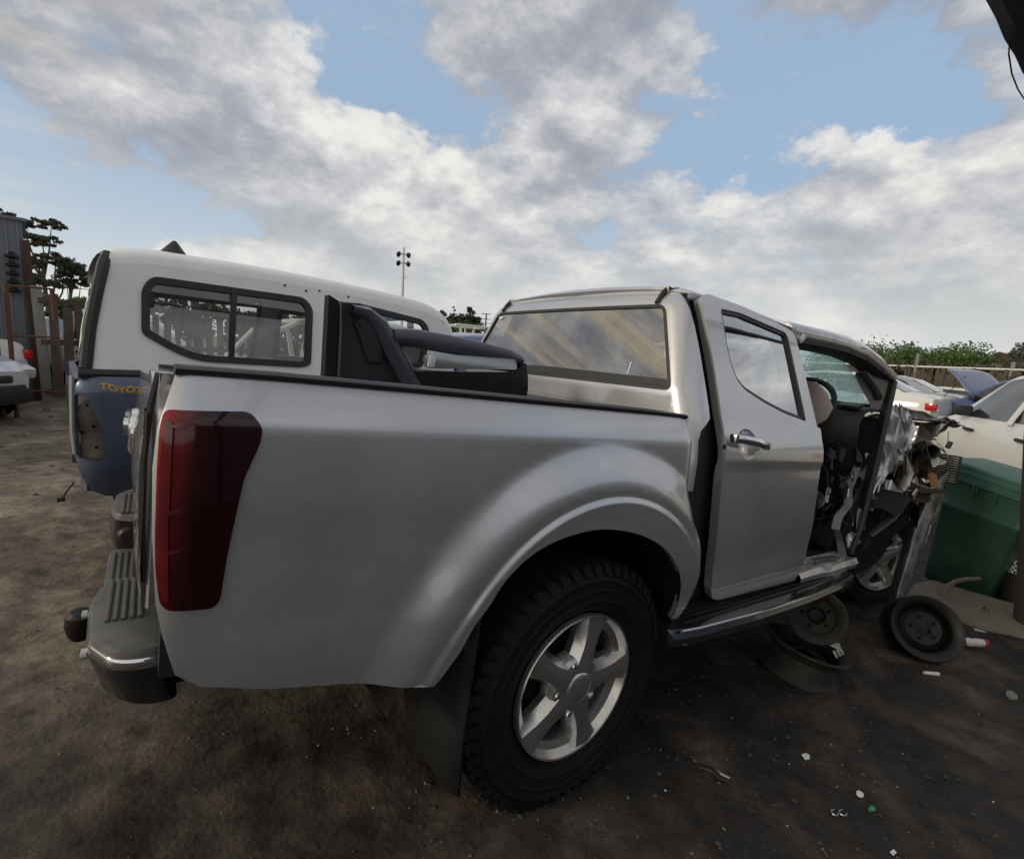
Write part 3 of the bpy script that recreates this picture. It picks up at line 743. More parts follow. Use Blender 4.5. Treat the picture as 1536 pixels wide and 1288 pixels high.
# far bed side (mirror of the near one, simple)
def ypl(y): return 1.86-y
panel('bed_side', EDGE+ARCH+FRONT, lambda u, v: (u, ypl(s_bed(u, v)), v-.085), M_silver, T, (0, 1, 0), thick=.018, res=.06)
for mir in (0, 1):
    yy = (lambda y: y) if not mir else ypl
    path = [(-1.062, 1.245), (-.9, 1.249), (-.5, 1.250), (0, 1.250), (.3, 1.249), (.452, 1.244)]
    rings = []
    for x, z in path:
        q = [(.104, -.005), (.100, .003), (.110, .008), (.155, .009), (.172, .002), (.172, -.03)]
        rings.append([(x, yy(a), z+b-.085*mir) for a, b in q])
    loft('rail_cap', rings, M_black, T, cap=True)
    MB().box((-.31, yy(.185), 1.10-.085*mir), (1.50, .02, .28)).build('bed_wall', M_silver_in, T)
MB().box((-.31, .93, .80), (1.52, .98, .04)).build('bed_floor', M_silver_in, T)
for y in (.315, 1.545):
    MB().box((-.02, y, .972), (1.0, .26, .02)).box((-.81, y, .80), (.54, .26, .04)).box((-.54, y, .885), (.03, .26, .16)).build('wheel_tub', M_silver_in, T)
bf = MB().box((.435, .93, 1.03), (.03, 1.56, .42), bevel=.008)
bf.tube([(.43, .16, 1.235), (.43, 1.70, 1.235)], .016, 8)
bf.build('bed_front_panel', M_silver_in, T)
# tailgate
def f_tail(u, v):
    k = (u-.93)/.80
    return (-1.094 - .024*(1-k*k) + .05*max(0, v-1.19)**1.0*0.6 - .012*sst(.90, 1.0, v)*sst(1.16, 1.06, v), u, v-.05*(u-.15))
tg = panel('tailgate', rounded([(.150, .80), (.150, 1.225), (.20, 1.238), (1.66, 1.238), (1.71, 1.225), (1.71, .80)], .02), f_tail, M_silver, T, (-1, 0, 0), thick=.05, res=.04)
hd = MB()
hd.lathe([(0, .012), (.05, .010), (.062, .004), (.066, -.008)], (-1.126, .74, 1.03), (-1, 0, 0), 24)
hd.box((-1.137, .93, 1.03), (.03, .24, .05), bevel=.012)
hd.build('tailgate_handle', M_chrome, tg)
MB().box((-1.045, .93, .72), (.03, 1.50, .20)).build('rear_valance', M_black, T)
MB().tube([(-1.085, .128, 1.236), (-1.094, .135, 1.18), (-1.100, .138, 1.08), (-1.098, .138, .95), (-1.088, .138, .80)], .006, 6).build('shut_line', M_black, T)
loft('corner_panel', [[(-1.083, .120, z), (-1.088, .130, z), (-1.088, .150, z), (-1.06, .155, z)] for z in (.80, .9, 1.0, 1.15, 1.235)], M_silver, T, smooth=50)
# tail light
LIGHT = [(-1.076, 1.179), (-.946, 1.184), (-.924, 1.155), (-.928, 1.125), (-.951, 1.062), (-.963, .982), (-.971, .92), (-.978, .837), (-.989, .824), (-1.058, .829), (-1.069, .843), (-1.077, .90), (-1.080, .961), (-1.082, 1.076), (-1.081, 1.145)]
RL = rounded(LIGHT, .012, 3)
tl = panel('tail_lamp', RL, lambda u, v: (u, s_bed(u, v)-.007-.004*math.sin(PI*min(1, max(0, (u+1.08)/.15))), v), M_lensdark, T, (0, -1, 0), thick=.022, res=.012)
panel('lens_strip', rounded([(-1.0760, 1.165), (-1.063, 1.160), (-1.063, 1.08), (-1.062, .96), (-1.056, .845), (-1.066, .850), (-1.0765, .95), (-1.0785, 1.08)], .006, 2),
      lambda u, v: (u, s_bed(u, v)-.0125, v), M_lensred, tl, (0, -1, 0), thick=.004, res=.010)
for zc_ in (.93, 1.0, 1.15):
    panel('lens_rib', [(-1.063, zc_), (-1.048, zc_+.003), (-1.044, zc_+.007), (-1.063, zc_+.006)], lambda u, v: (u, s_bed(u, v)-.0125, v), M_lensred, tl, (0, -1, 0), thick=.003, res=.01)
rl = MB(); lamp2 = []
for z in (.85, .9, 1.0, 1.1, 1.165):
    lamp2.append([(-1.098, .125, z), (-1.103, .155, z), (-1.103, .185, z), (-1.098, .195, z)])
loft('tail_lamp_rear_face', lamp2, pmat('rear_lens', (.05, .006, .007), .15, 0, .6), tl)
panel('tail_lamp', LIGHT, lambda u, v: (u+.02, ypl(s_bed(u, v)-.008), v-.09), M_lensdark, T, (0, 1, 0), thick=.02, res=.03)
# rear bumper: two raised wings round a lower step
rb = thing_dummy = None
def wing(y0, y1, near):
    top = [(-1.079, y1), (-1.172, y1-.045), (-1.190, y1-.13), (-1.180, y0+.10), (-1.139, y0+.02), (-1.100, y0), (-1.050 if near else -1.069, y0+.0), (-1.050 if near else -1.064, y0+.14)]
    if not near: top = [(x, y1+y0-y) for x, y in top]
    return rounded(top, .022, 4)
bump = None
def prism_loft(name, poly, lv, mat, parent):
    cx = sum(p[0] for p in poly)/len(poly); cy = sum(p[1] for p in poly)/len(poly)
    rings = [[(cx+(x-cx)*s+dx, cy+(y-cy)*s, z) for x, y in poly] for z, s, dx in lv]
    return loft(name, rings, mat, parent, closed=True, cap=True, smooth=40)
wn = wing(.25, .67, True); wf = wing(1.19, 1.61, False)
bump = prism_loft('rear_bumper', wn, [(.515, .93, .035), (.53, .97, .02), (.60, 1.0, .0), (.622, 1.0, 0)], M_bumper, T)
prism_loft('bumper_wing', wf, [(.50, .95, .01), (.53, .98, .0), (.622, 1.0, 0)], M_bumper, bump)
prism_loft('bumper_wing_cap', wn, [(.626, .985, 0), (.640, .985, 0), (.648, .96, 0), (.650, .90, 0)], M_step, bump)
prism_loft('bumper_wing_cap', wf, [(.624, .99, 0), (.640, .985, 0), (.648, .96, 0), (.650, .90, 0)], M_step, bump)
prism_loft('bumper_trim', wn, [(.608, 1.008, -.001), (.612, 1.024, -.002), (.628, 1.024, -.002), (.632, 1.008, -.001)], M_chrome, bump)
def ribs(y0, y1, z, n, parent, x0=-1.160, x1=-1.085):
    for i in range(n):
        x = x0+(x1-x0)*(i+.5)/n
        MB().box((x, (y0+y1)/2, z+.003), (.0095, y1-y0, .008), bevel=.003).build('tread_rib', M_step, parent)
ribs(.40, .63, .650, 5, bump); ribs(1.23, 1.50, .650, 5, bump)
MB().box((-1.130, .93, .505), (.105, .56, .05), bevel=.012).build('step_plate', M_step, bump)
ribs(.70, 1.16, .530, 5, bump, -1.175, -1.09)
MB().box((-1.03, .93, .56), (.05, 1.2, .10)).build('bumper_bracket', M_dark, bump)
plr = MB().lathe([(0, .012), (.02, .012), (.026, .004), (.03, 0)], (-1.135, 1.186, .585), (0, -1, 0), 18).build('plate_lamp', M_black, bump)
tb = MB(); tb.tube([(-1.12, .90, .40), (-1.215, .90, .405)], .018)
tb.lathe([(0, .045), (.025, .043), (.036, .03), (.038, .0), (.03, -.03), (.02, -.045)], (-1.232, .895, .415), (0, 0, 1), 20)
tb.build('tow_ball_cover', M_blacksteel, bump)
MB().lathe([(0, .012), (.012, .01), (.012, 0)], (-1.182, .36, .605), (-1, 0, 0), 10).build('bolt_cap', M_galv, bump)
MB().lathe([(0, .012), (.010, .01), (.010, 0)], (-1.193, .52, .62), (-1, 0, 0), 10).build('bolt_cap', M_galv, bump)
# mud flap
fl = [[(-.392, .035, .735), (-.405, .10, .72), (-.43, .22, .70), (-.44, .31, .66)],
      [(-.402, .028, .56), (-.418, .10, .55), (-.438, .22, .53), (-.445, .31, .5)],
      [(-.408, .026, .36), (-.425, .10, .35), (-.44, .22, .34), (-.448, .30, .33)],
      [(-.396, .028, .19), (-.415, .08, .185), (-.44, .20, .235), (-.45, .255, .26)]]
o = loft('mud_flap', fl, M_rubber, T, smooth=60); o.modifiers.new('t', 'SOLIDIFY').thickness = .008

# --- cab
def rear_x(z):
    x = .46
    if z > 1.33: x += (z-1.33)*.235
    if z > 1.66: x += 2.0*(z-1.66)**2*4
    return x
RC = .088
def f_cab(s, z):
    """s runs along the horizontal outline from the middle of the rear wall round the near corner and forward"""
    xr = rear_x(z); ys = s_cab(0, z); y0 = ys+RC
    s0 = .93-y0
    if abs(s) <= s0: return (xr - .020*(1-(s/s0)**2), .93-s, z)
    sg = 1 if s > 0 else -1; q = abs(s)-s0; L = RC*PI/2
    if q < L:
        a = q/RC; x = xr+RC-RC*math.cos(a); y = y0-RC*math.sin(a)
    else: x = xr+RC+(q-L); y = ys
    return (x, y if sg > 0 else 1.86-y, z)
def s_of(x, z): return .93-(s_cab(0, z)+RC)+RC*PI/2+(x-rear_x(z)-RC)
def w_hw(z): return .93-(.207+(z-1.349)*.437)
o_ = []
zl = list(np.linspace(.98, 1.735, 18))
outl = [(s_of(.50 if z < 1.18 else .50+.075*sst(1.18, 1.26, z), z), z) for z in zl]
outl = outl + [(-s, z) for s, z in outl[::-1]]
hole = rounded([(w_hw(1.335), 1.335), (w_hw(1.665), 1.665), (-w_hw(1.665), 1.665), (-w_hw(1.335), 1.335)], .035)
cab = panel('cab', outl, f_cab, M_silver, T, (-1, 0, 0), holes=[hole], thick=.02, res=.024)
def f_off(d):
    def g(s, z):
        p = f_cab(s, z); return (p[0]+d, p[1], p[2])
    return g
seal = rounded([(w_hw(1.331)+.003, 1.331), (w_hw(1.668)+.003, 1.668), (-w_hw(1.668)-.003, 1.668), (-w_hw(1.331)-.003, 1.331)], .037)
seal_in = rounded([(w_hw(1.343)-.010, 1.343), (w_hw(1.655)-.010, 1.655), (-w_hw(1.655)+.010, 1.655), (-w_hw(1.343)+.010, 1.343)], .03)
rwf = panel('rear_window', seal, f_off(-.003), M_black, cab, (-1, 0, 0), holes=[seal_in], thick=.012, res=.03)
rg = panel('rear_glass', seal_in, f_off(.004), G_rear, cab, (-1, 0, 0), thick=.004, res=.05, back=False)
for yy_ in (.42, .53, .72, .86, 1.08, 1.38):
    MB().box((rear_x(1.40)-.006, yy_, 1.402), (.003, .006, .055), rot=(0, .23, 0)).build('white_mark', M_paper, cab)  # small white marks on the rear glass
MB().box((rear_x(1.64)-.009, 1.47, 1.635), (.003, .035, .016), rot=(0, .23, 0)).build('white_mark', M_paper, cab)
panel('painted_shade_band', [(w_hw(1.345)-.012, 1.345), (w_hw(1.375)-.012, 1.372), (0, 1.380), (-w_hw(1.375)+.012, 1.366), (-w_hw(1.345)+.012, 1.345)], f_off(.001), M_black, cab, (-1, 0, 0), thick=.002, res=.04)  # shade of the cab interior painted as a black strip low in the window
# roof
def roof_z(x, y):
    k = abs(y-.93)/.60
    front = 1.0-.0*x
    z = 1.792 - .010*(x-1.2)**2 - .030*k**2
    if k > .86: z -= .035*((k-.86)/.24)**2
    if x < .68: z -= .9*(.68-x)**2*3
    return z
ro = [(.575, .36), (.565, .93), (.575, 1.50), (.60, 1.555), (.8, 1.585), (1.45, 1.60), (2.05, 1.585), (2.12, .93), (2.05, .275), (1.45, .26), (.8, .275), (.60, .305)]
roof = panel('roof', rounded(ro, .05), lambda u, v: (u, v, roof_z(u, v)), M_silver, T, (0, 0, 1), thick=.03, res=.05)
for yb in (.385, 1.475):
    bm_ = MB(); bm_.tube([(.535, yb+.0*(1), 1.672), (.56, yb, 1.713), (.585, yb, 1.738)], .011, 6)
    bm_.build('roof_channel', M_black, T)
# rear roof edge: closes the gap between rear wall and roof
pts = []
for y in np.linspace(.37, 1.49, 21):
    pts.append([(rear_x(1.70)-.004, y, 1.685), (rear_x(1.72)-.003, y, 1.72), (.575, y, 1.748), (.60, y, roof_z(.60, y)+.002), (.66, y, roof_z(.66, y)+.002)])
loft('roof_rear_edge', pts, M_silver, T, smooth=80)
# dark door jamb behind the ajar rear door
jm = [[(.50+.075*sst(1.18, 1.26, z), s_cab(0, z)+.008+.03*sst(1.2, 1.0, z), z), (.60, s_cab(0, z)+.045, z), (.66, s_cab(0, z)+.055, z), (.80, s_cab(0, z)+.075, z)] for z in np.linspace(.42, 1.715, 14)]
loft('door_jamb', jm, M_black, T, smooth=60)
# rear door with its window
DOOR = [(.640, 1.712), (.640, 1.60), (.646, 1.482), (.646, 1.394), (.640, 1.256), (.646, 1.022), (.690, .749), (.733, .573), (.770, .525), (.83, .505), (1.2, .495), (1.527, .484), (1.536, .627), (1.515, .797), (1.480, 1.052), (1.481, 1.19), (1.490, 1.245), (1.455, 1.258), (1.449, 1.35), (1.425, 1.60), (1.415, 1.692), (1.224, 1.722), (.95, 1.738), (.70, 1.738)]
WIN = [(.766, 1.690), (.934, 1.700), (1.332, 1.676), (1.352, 1.273), (1.150, 1.298), (.985, 1.332), (.835, 1.375), (.784, 1.42), (.760, 1.509)]
def f_door(d):
    def g(x, z):
        y = s_cab(x, z)-.008+d
        y += .012*sst(.80, .62, z) - .012*sst(1.06, 1.10, z)*sst(1.22, 1.14, z)*.6
        y -= .006*sst(.66, .60, z)*0
        # dished recess behind the handle
        return (x, y, z)
    return g
WINr = rounded(WIN, [.03, .02, .03, .02, .05, .05, .05, .06, .05], 4)
CUP = [(.80+.074*math.cos(a), 1.163+.058*math.sin(a)) for a in np.linspace(0, 2*PI, 29)[:-1]]
door = panel('rear_door', rounded(DOOR, [.02]+[.0]*8+[.03]+[0]*3+[.0]*7+[.03, .03, .03, .03]), f_door(0), M_silver, T, (0, -1, 0), holes=[WINr, CUP], thick=.035, res=.022)
panel('handle_cup', CUP, lambda x, z: (x, f_door(0)(x, z)[1]+.001+.024*(1-min(1, math.hypot((x-.80)/.074, (z-1.163)/.058))**2), z), M_silver, door, (0, -1, 0), thick=.003, res=.012)
panel('window_seal', WINr, f_door(.006), M_black, door, (0, -1, 0), holes=[shrink(WINr, .016)], thick=.012, res=.02)
panel('window_frame', [(1.318, 1.69), (1.345, 1.672), (1.366, 1.275), (1.336, 1.28)], f_door(.001), M_black, door, (0, -1, 0), thick=.012, res=.03)
panel('window_glass', shrink(WINr, .012), f_door(.014), G_door, door, (0, -1, 0), thick=.004, res=.05, back=False)
hb = MB(); hpts = [(.655, .040, 1.186), (.70, .022, 1.184), (.80, .014, 1.176), (.88, .022, 1.166), (.915, .040, 1.160)]
hb.tube(hpts, [.012, .017, .018, .017, .013], 12)
hb.box((.672, .036, 1.185), (.045, .03, .034), bevel=.008); hb.box((.893, .036, 1.163), (.05, .03, .034), bevel=.008)
hb.build('door_handle', M_chrome, door)
MB().lathe([(0, .004), (.010, .003), (.010, 0)], (.628, .052, 1.15), (0, -1, 0), 12).build('door_bolt', M_black, door)
# side of the cab in front of the door: roof rail over the front opening, bent A-pillar
rail = [(1.42, 1.706), (1.60, 1.712), (1.80, 1.722), (2.05, 1.728), (2.30, 1.715), (2.52, 1.672), (2.72, 1.612)]
ry = [.262, .25, .24, .232, .222, .205, .19]
rr_ = []
for (x, z), y in zip(rail, ry):
    rr_.append([(x, y+.10, z+.052), (x, y+.03, z+.040), (x, y, z+.010), (x, y+.008, z-.020), (x, y+.03, z-.038), (x, y+.07, z-.036)])
loft('a_pillar', rr_, M_crumple, T, smooth=60, cap=True)
rr2 = [[(x, y+.028, z-.030), (x, y+.012, z-.048), (x, y+.03, z-.066), (x, y+.10, z-.075), (x, y+.13, z-.03)] for (x, z), y in zip(rail, ry)]
loft('pillar_trim', rr2, M_black, T, smooth=60)
MB().tube([(1.46, .262, 1.675), (1.50, .262, 1.66), (1.52, .255, 1.69)], .018).build('b_pillar_top', M_silver, T)
# B pillar edge
bp = [[(1.452, s_cab(0, z)+.012, z), (1.475, s_cab(0, z)+.03, z), (1.50, s_cab(0, z)+.08, z), (1.49, s_cab(0, z)+.15, z)] for z in np.linspace(.50, 1.70, 12)]
loft('b_pillar', bp, M_black, T, smooth=60)
# door seal strip along the bent hinge pillar
sp = [(2.60, .215, 1.605), (2.645, .187, 1.574), (2.605, .180, 1.395), (2.52, .160, 1.06), (2.43, .142, .69), (2.31, .122, .515)]
MB().tube(sp, [.018, .030, .036, .038, .034, .02], 8, ell=.6).build('hinge_pillar', M_black, T)
# kinked lower pillar, torn sill
kp = [(2.42, .20, 1.02), (2.36, .20, .90), (2.30, .165, .80), (2.20, .17, .74), (2.17, .16, .66), (2.24, .15, .60), (2.27, .13, .50)]
kr = []
for i, (x, y, z) in enumerate(kp):
    w = (.006, .010, .018, .014, .020, .014, .024)[i]
    kr.append([(x-w, y+.03, z), (x-w*.3, y-.01, z+.012*(-1)**i), (x+w*.5, y-.002, z-.01), (x+w, y+.03, z+.015*(-1)**i)])
loft('torn_pillar', kr, M_silver_in, T, smooth=25)
sl_ = []
for i, x in enumerate(np.linspace(1.56, 2.30, 10)):
    k = .014*nz(x*7, 1.3); dz = -.025*(x-1.56)
    sl_.append([(x, .075+k*.4, .470+dz), (x, .068, .498+k*.5+dz), (x, .085, .522+k+dz), (x, .125, .530-k+dz), (x, .15, .518+k+dz), (x, .19, .545+dz), (x, .27, .54+dz)])
loft('door_sill', sl_, M_crumple, T, smooth=22)
MB().box((1.95, .115, .535), (.30, .035, .014), bevel=.003, rot=(0, .06, 0)).build('sill_plate', M_steel, T)
MB().box((1.30, .16, .45), (1.65, .10, .09), bevel=.015).build('sill_rail', M_dark, T)
# side step
st_ = []
for x, y, z in [(.455, .06, .455), (.47, .03, .452), (.60, .012, .447), (1.0, -.002, .437), (1.5, -.004, .43), (1.85, .0, .435), (2.06, .01, .445), (2.12, .035, .452), (2.135, .07, .455)]:
    st_.append([(x, y+.15, z+.02), (x, y+.06, z+.024), (x, y+.012, z+.016), (x, y-.006, z-.012), (x, y, z-.045), (x, y+.03, z-.062), (x, y+.15, z-.06)])
step = loft('side_step', st_, M_bumper, T, closed=True, cap=True, smooth=40)
MB().tube([(.50, .016, .470), (.60, .008, .466), (1.0, -.006, .456), (1.5, -.008, .449), (1.85, -.003, .454), (2.06, .008, .464)], .007, 8, ell=.8).build('step_trim', M_chrome, step)
for i in range(3):
    MB().box((1.25, .058+.028*i, .462), (1.35, .012, .008), bevel=.002, rot=(0, .006, 0)).build('tread_strip', M_black, step)
# --- wheels
def wheel(label_part, c, ax, parent, spin=0.0, R=.392, rimmat=M_alloy, name='wheel'):
    c = Vector(c); ax = Vector(ax).normalized(); d, u, w = basis(ax)
    # u,w in-plane; choose u horizontal (towards the nose), w up
    up = Vector((0, 0, 1)); w = (up-ax*up.dot(ax)).normalized(); u = w.cross(ax).normalized()
    if u.x < 0: u = -u
    tp = [(.218, -.20), (.25, -.215), (.33, -.222), (R-.035, -.212), (R-.008, -.19), (R, -.165), (R, -.045), (R-.010, -.018), (R-.035, .004), (.350, .010), (.346, .014), (.340, .011), (.318, .012), (.315, .015), (.311, .0115), (.285, .009), (.282, .012), (.278, .008), (.262, .002), (.240, -.012), (.232, -.03)]
    m = MB().lathe(tp, c, ax, 72)
    n = 52
    for k in range(n):
        an = 2*PI*(k+.5)/n; e = u*math.cos(an)+w*math.sin(an); tdir = -u*math.sin(an)+w*math.cos(an)
        for off, sk, wd in ((-.030, .5, .052), (-.085, -.4, .045), (-.135, .5, .045), (-.180, -.4, .05)):
            q = c+e*(R-.0005)+ax*off+tdir*(sk*.02)
            Mx = Matrix((e, tdir, ax)).transposed()
            m.box(q, (.014, 2*PI*R/n*.66, wd), rot=Mx @ Matrix.Rotation(sk*.3, 3, 'X'))
        q = c+e*(R-.020)+ax*(-.003); Mx = Matrix((e, tdir, ax)).transposed()
        m.box(q, (.030, 2*PI*R/n*.60, .012), rot=Mx @ Matrix.Rotation(.5, 3, 'Y'))
    wh = m.build(name, M_tyre, parent, smooth=30)
    # rim barrel and lip
    b = MB().lathe([(.205, -.19), (.190, -.16), (.186, -.06), (.192, -.030), (.214, -.020), (.222, -.004), (.2255, .006), (.231, .008), (.234, .003), (.234, -.012)], c, ax, 64)
    rim = b.build('rim', rimmat, wh)
    s = MB()
    for k in range(5):
        an = spin+2*PI*k/5; e = u*math.cos(an)+w*math.sin(an); tdir = -u*math.sin(an)+w*math.cos(an)
        prof_ = [(.040, .056, .042, .004), (.075, .050, .033, .003), (.12, .043, .026, -.001), (.165, .044, .028, -.004), (.205, .052, .038, -.005), (.224, .060, .046, -.003)]
        rings = []
        for rad, wb, wt, h in prof_:
            rings.append([c+e*rad+tdir*x+ax*(h+z) for x, z in ((-wb, -.055), (-wb*1.0, -.030), (-wt, .004), (-wt*.2, .0085), (wt*.2, .0085), (wt, .004), (wb*1.0, -.030), (wb, -.055))])
        vv = [p for r_ in rings for p in r_]; ff = []
        for i in range(len(rings)-1):
            for j in range(7): ff.append((i*8+j, i*8+j+1, (i+1)*8+j+1, (i+1)*8+j))
        s.add(vv, ff)
    s.lathe([(.0, .010), (.070, .008), (.088, .002), (.098, -.015), (.105, -.05)], c, ax, 40)
    s.build('spokes', rimmat, rim, smooth=24)
    hc = MB().lathe([(0, .020), (.020, .0195), (.040, .017), (.050, .013), (.056, .004)], c, ax, 32)
    hc.build('hub_cap', rimmat, rim)
    for k in range(4):
        an = spin+.6+2*PI*k/5; e = u*math.cos(an)+w*math.sin(an)
        MB().lathe([(0, .013), (.008, .011), (.010, .006)], c+e*.083, ax, 8).build('wheel_nut', M_chrome, rim)
    MB().lathe([(.186, -.115), (.14, -.115), (.14, -.085), (.13, -.075), (0, -.075), (.13, -.0751), (.14, -.10), (.14, -.16), (0, -.16)], c, ax, 32).build('brake_drum', M_dark, wh)
    return wh
wheel('', (.010, .040, .382), (0, -1, 0), T, spin=math.radians(75))
wheel('', (.010, 1.82, .382), (0, 1, 0), T, spin=.3)
fw = wheel('', (3.27, .235, .325), (-.375, -.925, .03), T, spin=.4, R=.368)
wheel('', (3.1, 1.80, .37), (.1, 1, 0), T, spin=.9)
# --- chassis and running gear
ch = MB()
for y in (.42, 1.40): ch.box((1.05, y, .52), (3.9, .09, .13), bevel=.01)
for x in (-.9, -.45, .6, 1.3, 2.0): ch.box((x, .91, .50), (.10, 1.0, .08))
ch.build('chassis', M_dark, T)
MB().tube([(.01, .2, .36), (.01, 1.66, .36)], .05, 12).lathe([(0, -.14), (.09, -.12), (.15, 0), (.09, .12), (0, .14)], (.01, .9, .36), (1, 0, 0), 20).build('rear_axle', M_dark, T)
for y in (.36, 1.46): MB().tube([(-.75, y, .52), (-.4, y, .42), (0, y, .40), (.45, y, .48)], .03, 8).build('leaf_spring', M_dark, T)
MB().box((1.15, .62, .42), (.95, .35, .20), bevel=.04).build('fuel_tank', M_dark, T)
MB().tube([(-1.0, 1.3, .42), (-.4, 1.3, .42), (.3, 1.25, .55), (1.2, 1.2, .42), (2.2, 1.1, .42)], .03, 10).build('exhaust_pipe', M_rust, T)
MB().box((-.86, .26, .565), (.05, .03, .05), bevel=.01).build('bed_bracket', M_dark, T)
# --- interior
MB().box((1.45, .93, .52), (1.85, 1.5, .04)).build('cab_floor', M_dark, T)
def seat(x, y, w, hgt=.62):
    s = thing_part = MB()
    s.box((x, y, .80), (.50, w, .16), bevel=.05); s.box((x-.24, y, 1.10), (.14, w, hgt), rot=(0, -.18, 0), bevel=.05)
    return s
seat(1.55, .47, .50).build('front_seat', M_cloth, T); seat(1.55, 1.39, .50).build('front_seat', M_cloth, T)
for y in (.47, 1.39): MB().box((1.22, y, 1.50), (.09, .26, .17), rot=(0, -.15, 0), bevel=.04).build('headrest', M_cloth, T)
seat(.92, .93, 1.30, .5).build('rear_seat', M_cloth, T)
for y in (.48, 1.38): MB().box((.66, y, 1.40), (.08, .25, .14), bevel=.04).build('headrest', M_cloth, T)
MB().box((1.3, .93, 1.742), (1.4, 1.10, .012)).build('headliner', pmat('headliner', (.22, .21, .20), .9), T)
far = [(.62, .55), (.62, 1.30), (1.5, 1.28), (1.5, .5)]
MB().box((1.5, 1.70, .90), (1.8, .05, .74)).build('far_door_trim', M_trimdk, T)
for x0_, x1_ in ((.66, .76), (1.42, 1.52)):
    MB().tube([(x0_, 1.74, 1.25), (x1_, 1.60, 1.73)], .035, 8).build('far_pillar', M_trimdk, T)
panel('far_window', [(.70, 1.27), (.76, 1.70), (2.2, 1.70), (2.5, 1.27)], lambda u, v: (u, 1.86-s_cab(u, v)+.01, v), G_canopy, T, (0, 1, 0), res=.2, thick=.004, back=False)
# dashboard bulges into the cab, airbag hangs from the wheel
da = []
for y in np.linspace(.22, 1.66, 12):
    k = .03*nz(y*4, .3); f_ = max(0, .40-y)*.5
    da.append([(2.52+k+f_, y, .75), (2.40+k+f_, y, .95), (2.30+k+f_, y, 1.15), (2.26+k+f_, y, 1.28), (2.32+k+f_, y, 1.355), (2.48+f_, y, 1.392), (2.78, y, 1.405)])
dash = loft('dashboard', da, M_trimdk, T, smooth=60)
MB().box((2.44, .325, 1.392), (.13, .12, .020), rot=(0, -.12, .1), bevel=.006).build('air_vent', M_black, dash)
MB().box((2.62, .93, .75), (.5, 1.4, .5), bevel=.06).build('footwell', M_dark, T)
sw = MB(); cw = Vector((2.22, .52, 1.37)); dw = Vector((-.85, -.05, .5)).normalized(); _, uw, ww = basis(dw)
sw.tube([cw+(uw*math.cos(a)+ww*math.sin(a))*.185 for a in np.linspace(0, 2*PI, 33)], .017, 8, cap=False)
sw.tube([cw, cw-dw*.35], .03, 8)
sw.build('steering_wheel', M_black, T)
ab = []
for i, (x, y, z, rx) in enumerate([(2.03, .40, 1.50, .03), (2.01, .37, 1.44, .08), (1.99, .345, 1.36, .11), (1.97, .335, 1.29, .09), (1.95, .335, 1.24, .03)]):
    ab.append([(x+.35*rx*math.cos(a), y+rx*math.sin(a)*.95+.014*nz(i*2.1, a*2), z+.02*nz(a*3, i)) for a in np.linspace(0, 2*PI, 15)[:-1]])
loft('airbag', ab, M_bag, T, closed=True, cap=True, smooth=40)
# crazed windscreen seen from inside
ws = [(2.10, .36), (2.10, 1.56), (2.86, 1.66), (2.86, .26)]
panel('windscreen', ws, lambda u, v: (u, v, 1.715-(u-2.10)*.42+.03*nz(u*3, v*3)), G_crack, T, (0, 0, 1), res=.06, thick=.005, back=False)
gh = MB().tube([(2.43, .30, 1.62), (2.50, .262, 1.56), (2.58, .245, 1.50), (2.64, .238, 1.45)], [.03, .02, .02, .03], 8)
gh.build('grab_handle', M_trim, T)
loft('pillar_cover', [[(2.42, .30, 1.66), (2.44, .33, 1.58)], [(2.55, .25, 1.63), (2.52, .30, 1.50)], [(2.64, .21, 1.585), (2.60, .27, 1.42)], [(2.62, .19, 1.42), (2.58, .25, 1.36)]], pmat('beige_trim', (.24, .225, .215), .8), T, smooth=60)
panel('kick_panel', [(.17, .50), (.20, 1.34), (.60, 1.34), (.60, .50)], lambda u, v: (2.66-.25*sst(1.1, .5, v)-.1*(u-.17), u, v), M_trimdk, T, (-1, 0, 0), thick=.02, res=.1)
# footwell wreckage: brackets, looms, pedals
rg2 = random.Random(11)
wr = MB()
for i in range(26):
    p = Vector((2.18+rg2.random()*.25, .20+rg2.random()*.16, .62+rg2.random()*.55))
    q = p+Vector((rg2.uniform(-.06, .10), rg2.uniform(-.05, .05), rg2.uniform(-.14, .14)))
    wr.tube([p, (p+q)/2+Vector((.02, 0, rg2.uniform(-.04, .04))), q], rg2.uniform(.004, .010), 6)
wr.build('wiring_loom', M_black, T)
for i in range(9):
    p = Vector((2.20+rg2.random()*.18, .17+rg2.random()*.08, .66+rg2.random()*.34))
    MB().box(p, (rg2.uniform(.02, .06), .008, rg2.uniform(.03, .08)), rot=(rg2.uniform(-1, 1), rg2.uniform(-1, 1), rg2.uniform(-1, 1)), bevel=.002).build('torn_bracket', M_oldsteel if i % 3 else M_steel, T)
MB().box((2.13, .22, .60), (.20, .10, .12), rot=(.2, .4, .3), bevel=.02).build('pedal_box', M_dark, T)

# --- crushed nose
def crump(name, outline, F, mat, out, res=.02, thick=.003, amp=.02, fr=9.0, seed=0.0, parent=None):
    def g(u, v):
        p = F(u, v)
        n = nz(p[0]*fr, p[1]*fr+seed, p[2]*fr*.6)*amp*.5 - abs(nz(p[0]*fr*.9+seed, p[2]*fr*.35+p[0]*2, 4))*amp*2.6 - abs(nz(p[0]*fr*.5, p[2]*fr*.8+seed, 9))*amp*1.2
        return (p[0]+out[0]*n, p[1]+out[1]*n, p[2]+out[2]*n)
    return panel(name, outline, g, mat, parent or T, out, res=res, thick=thick)
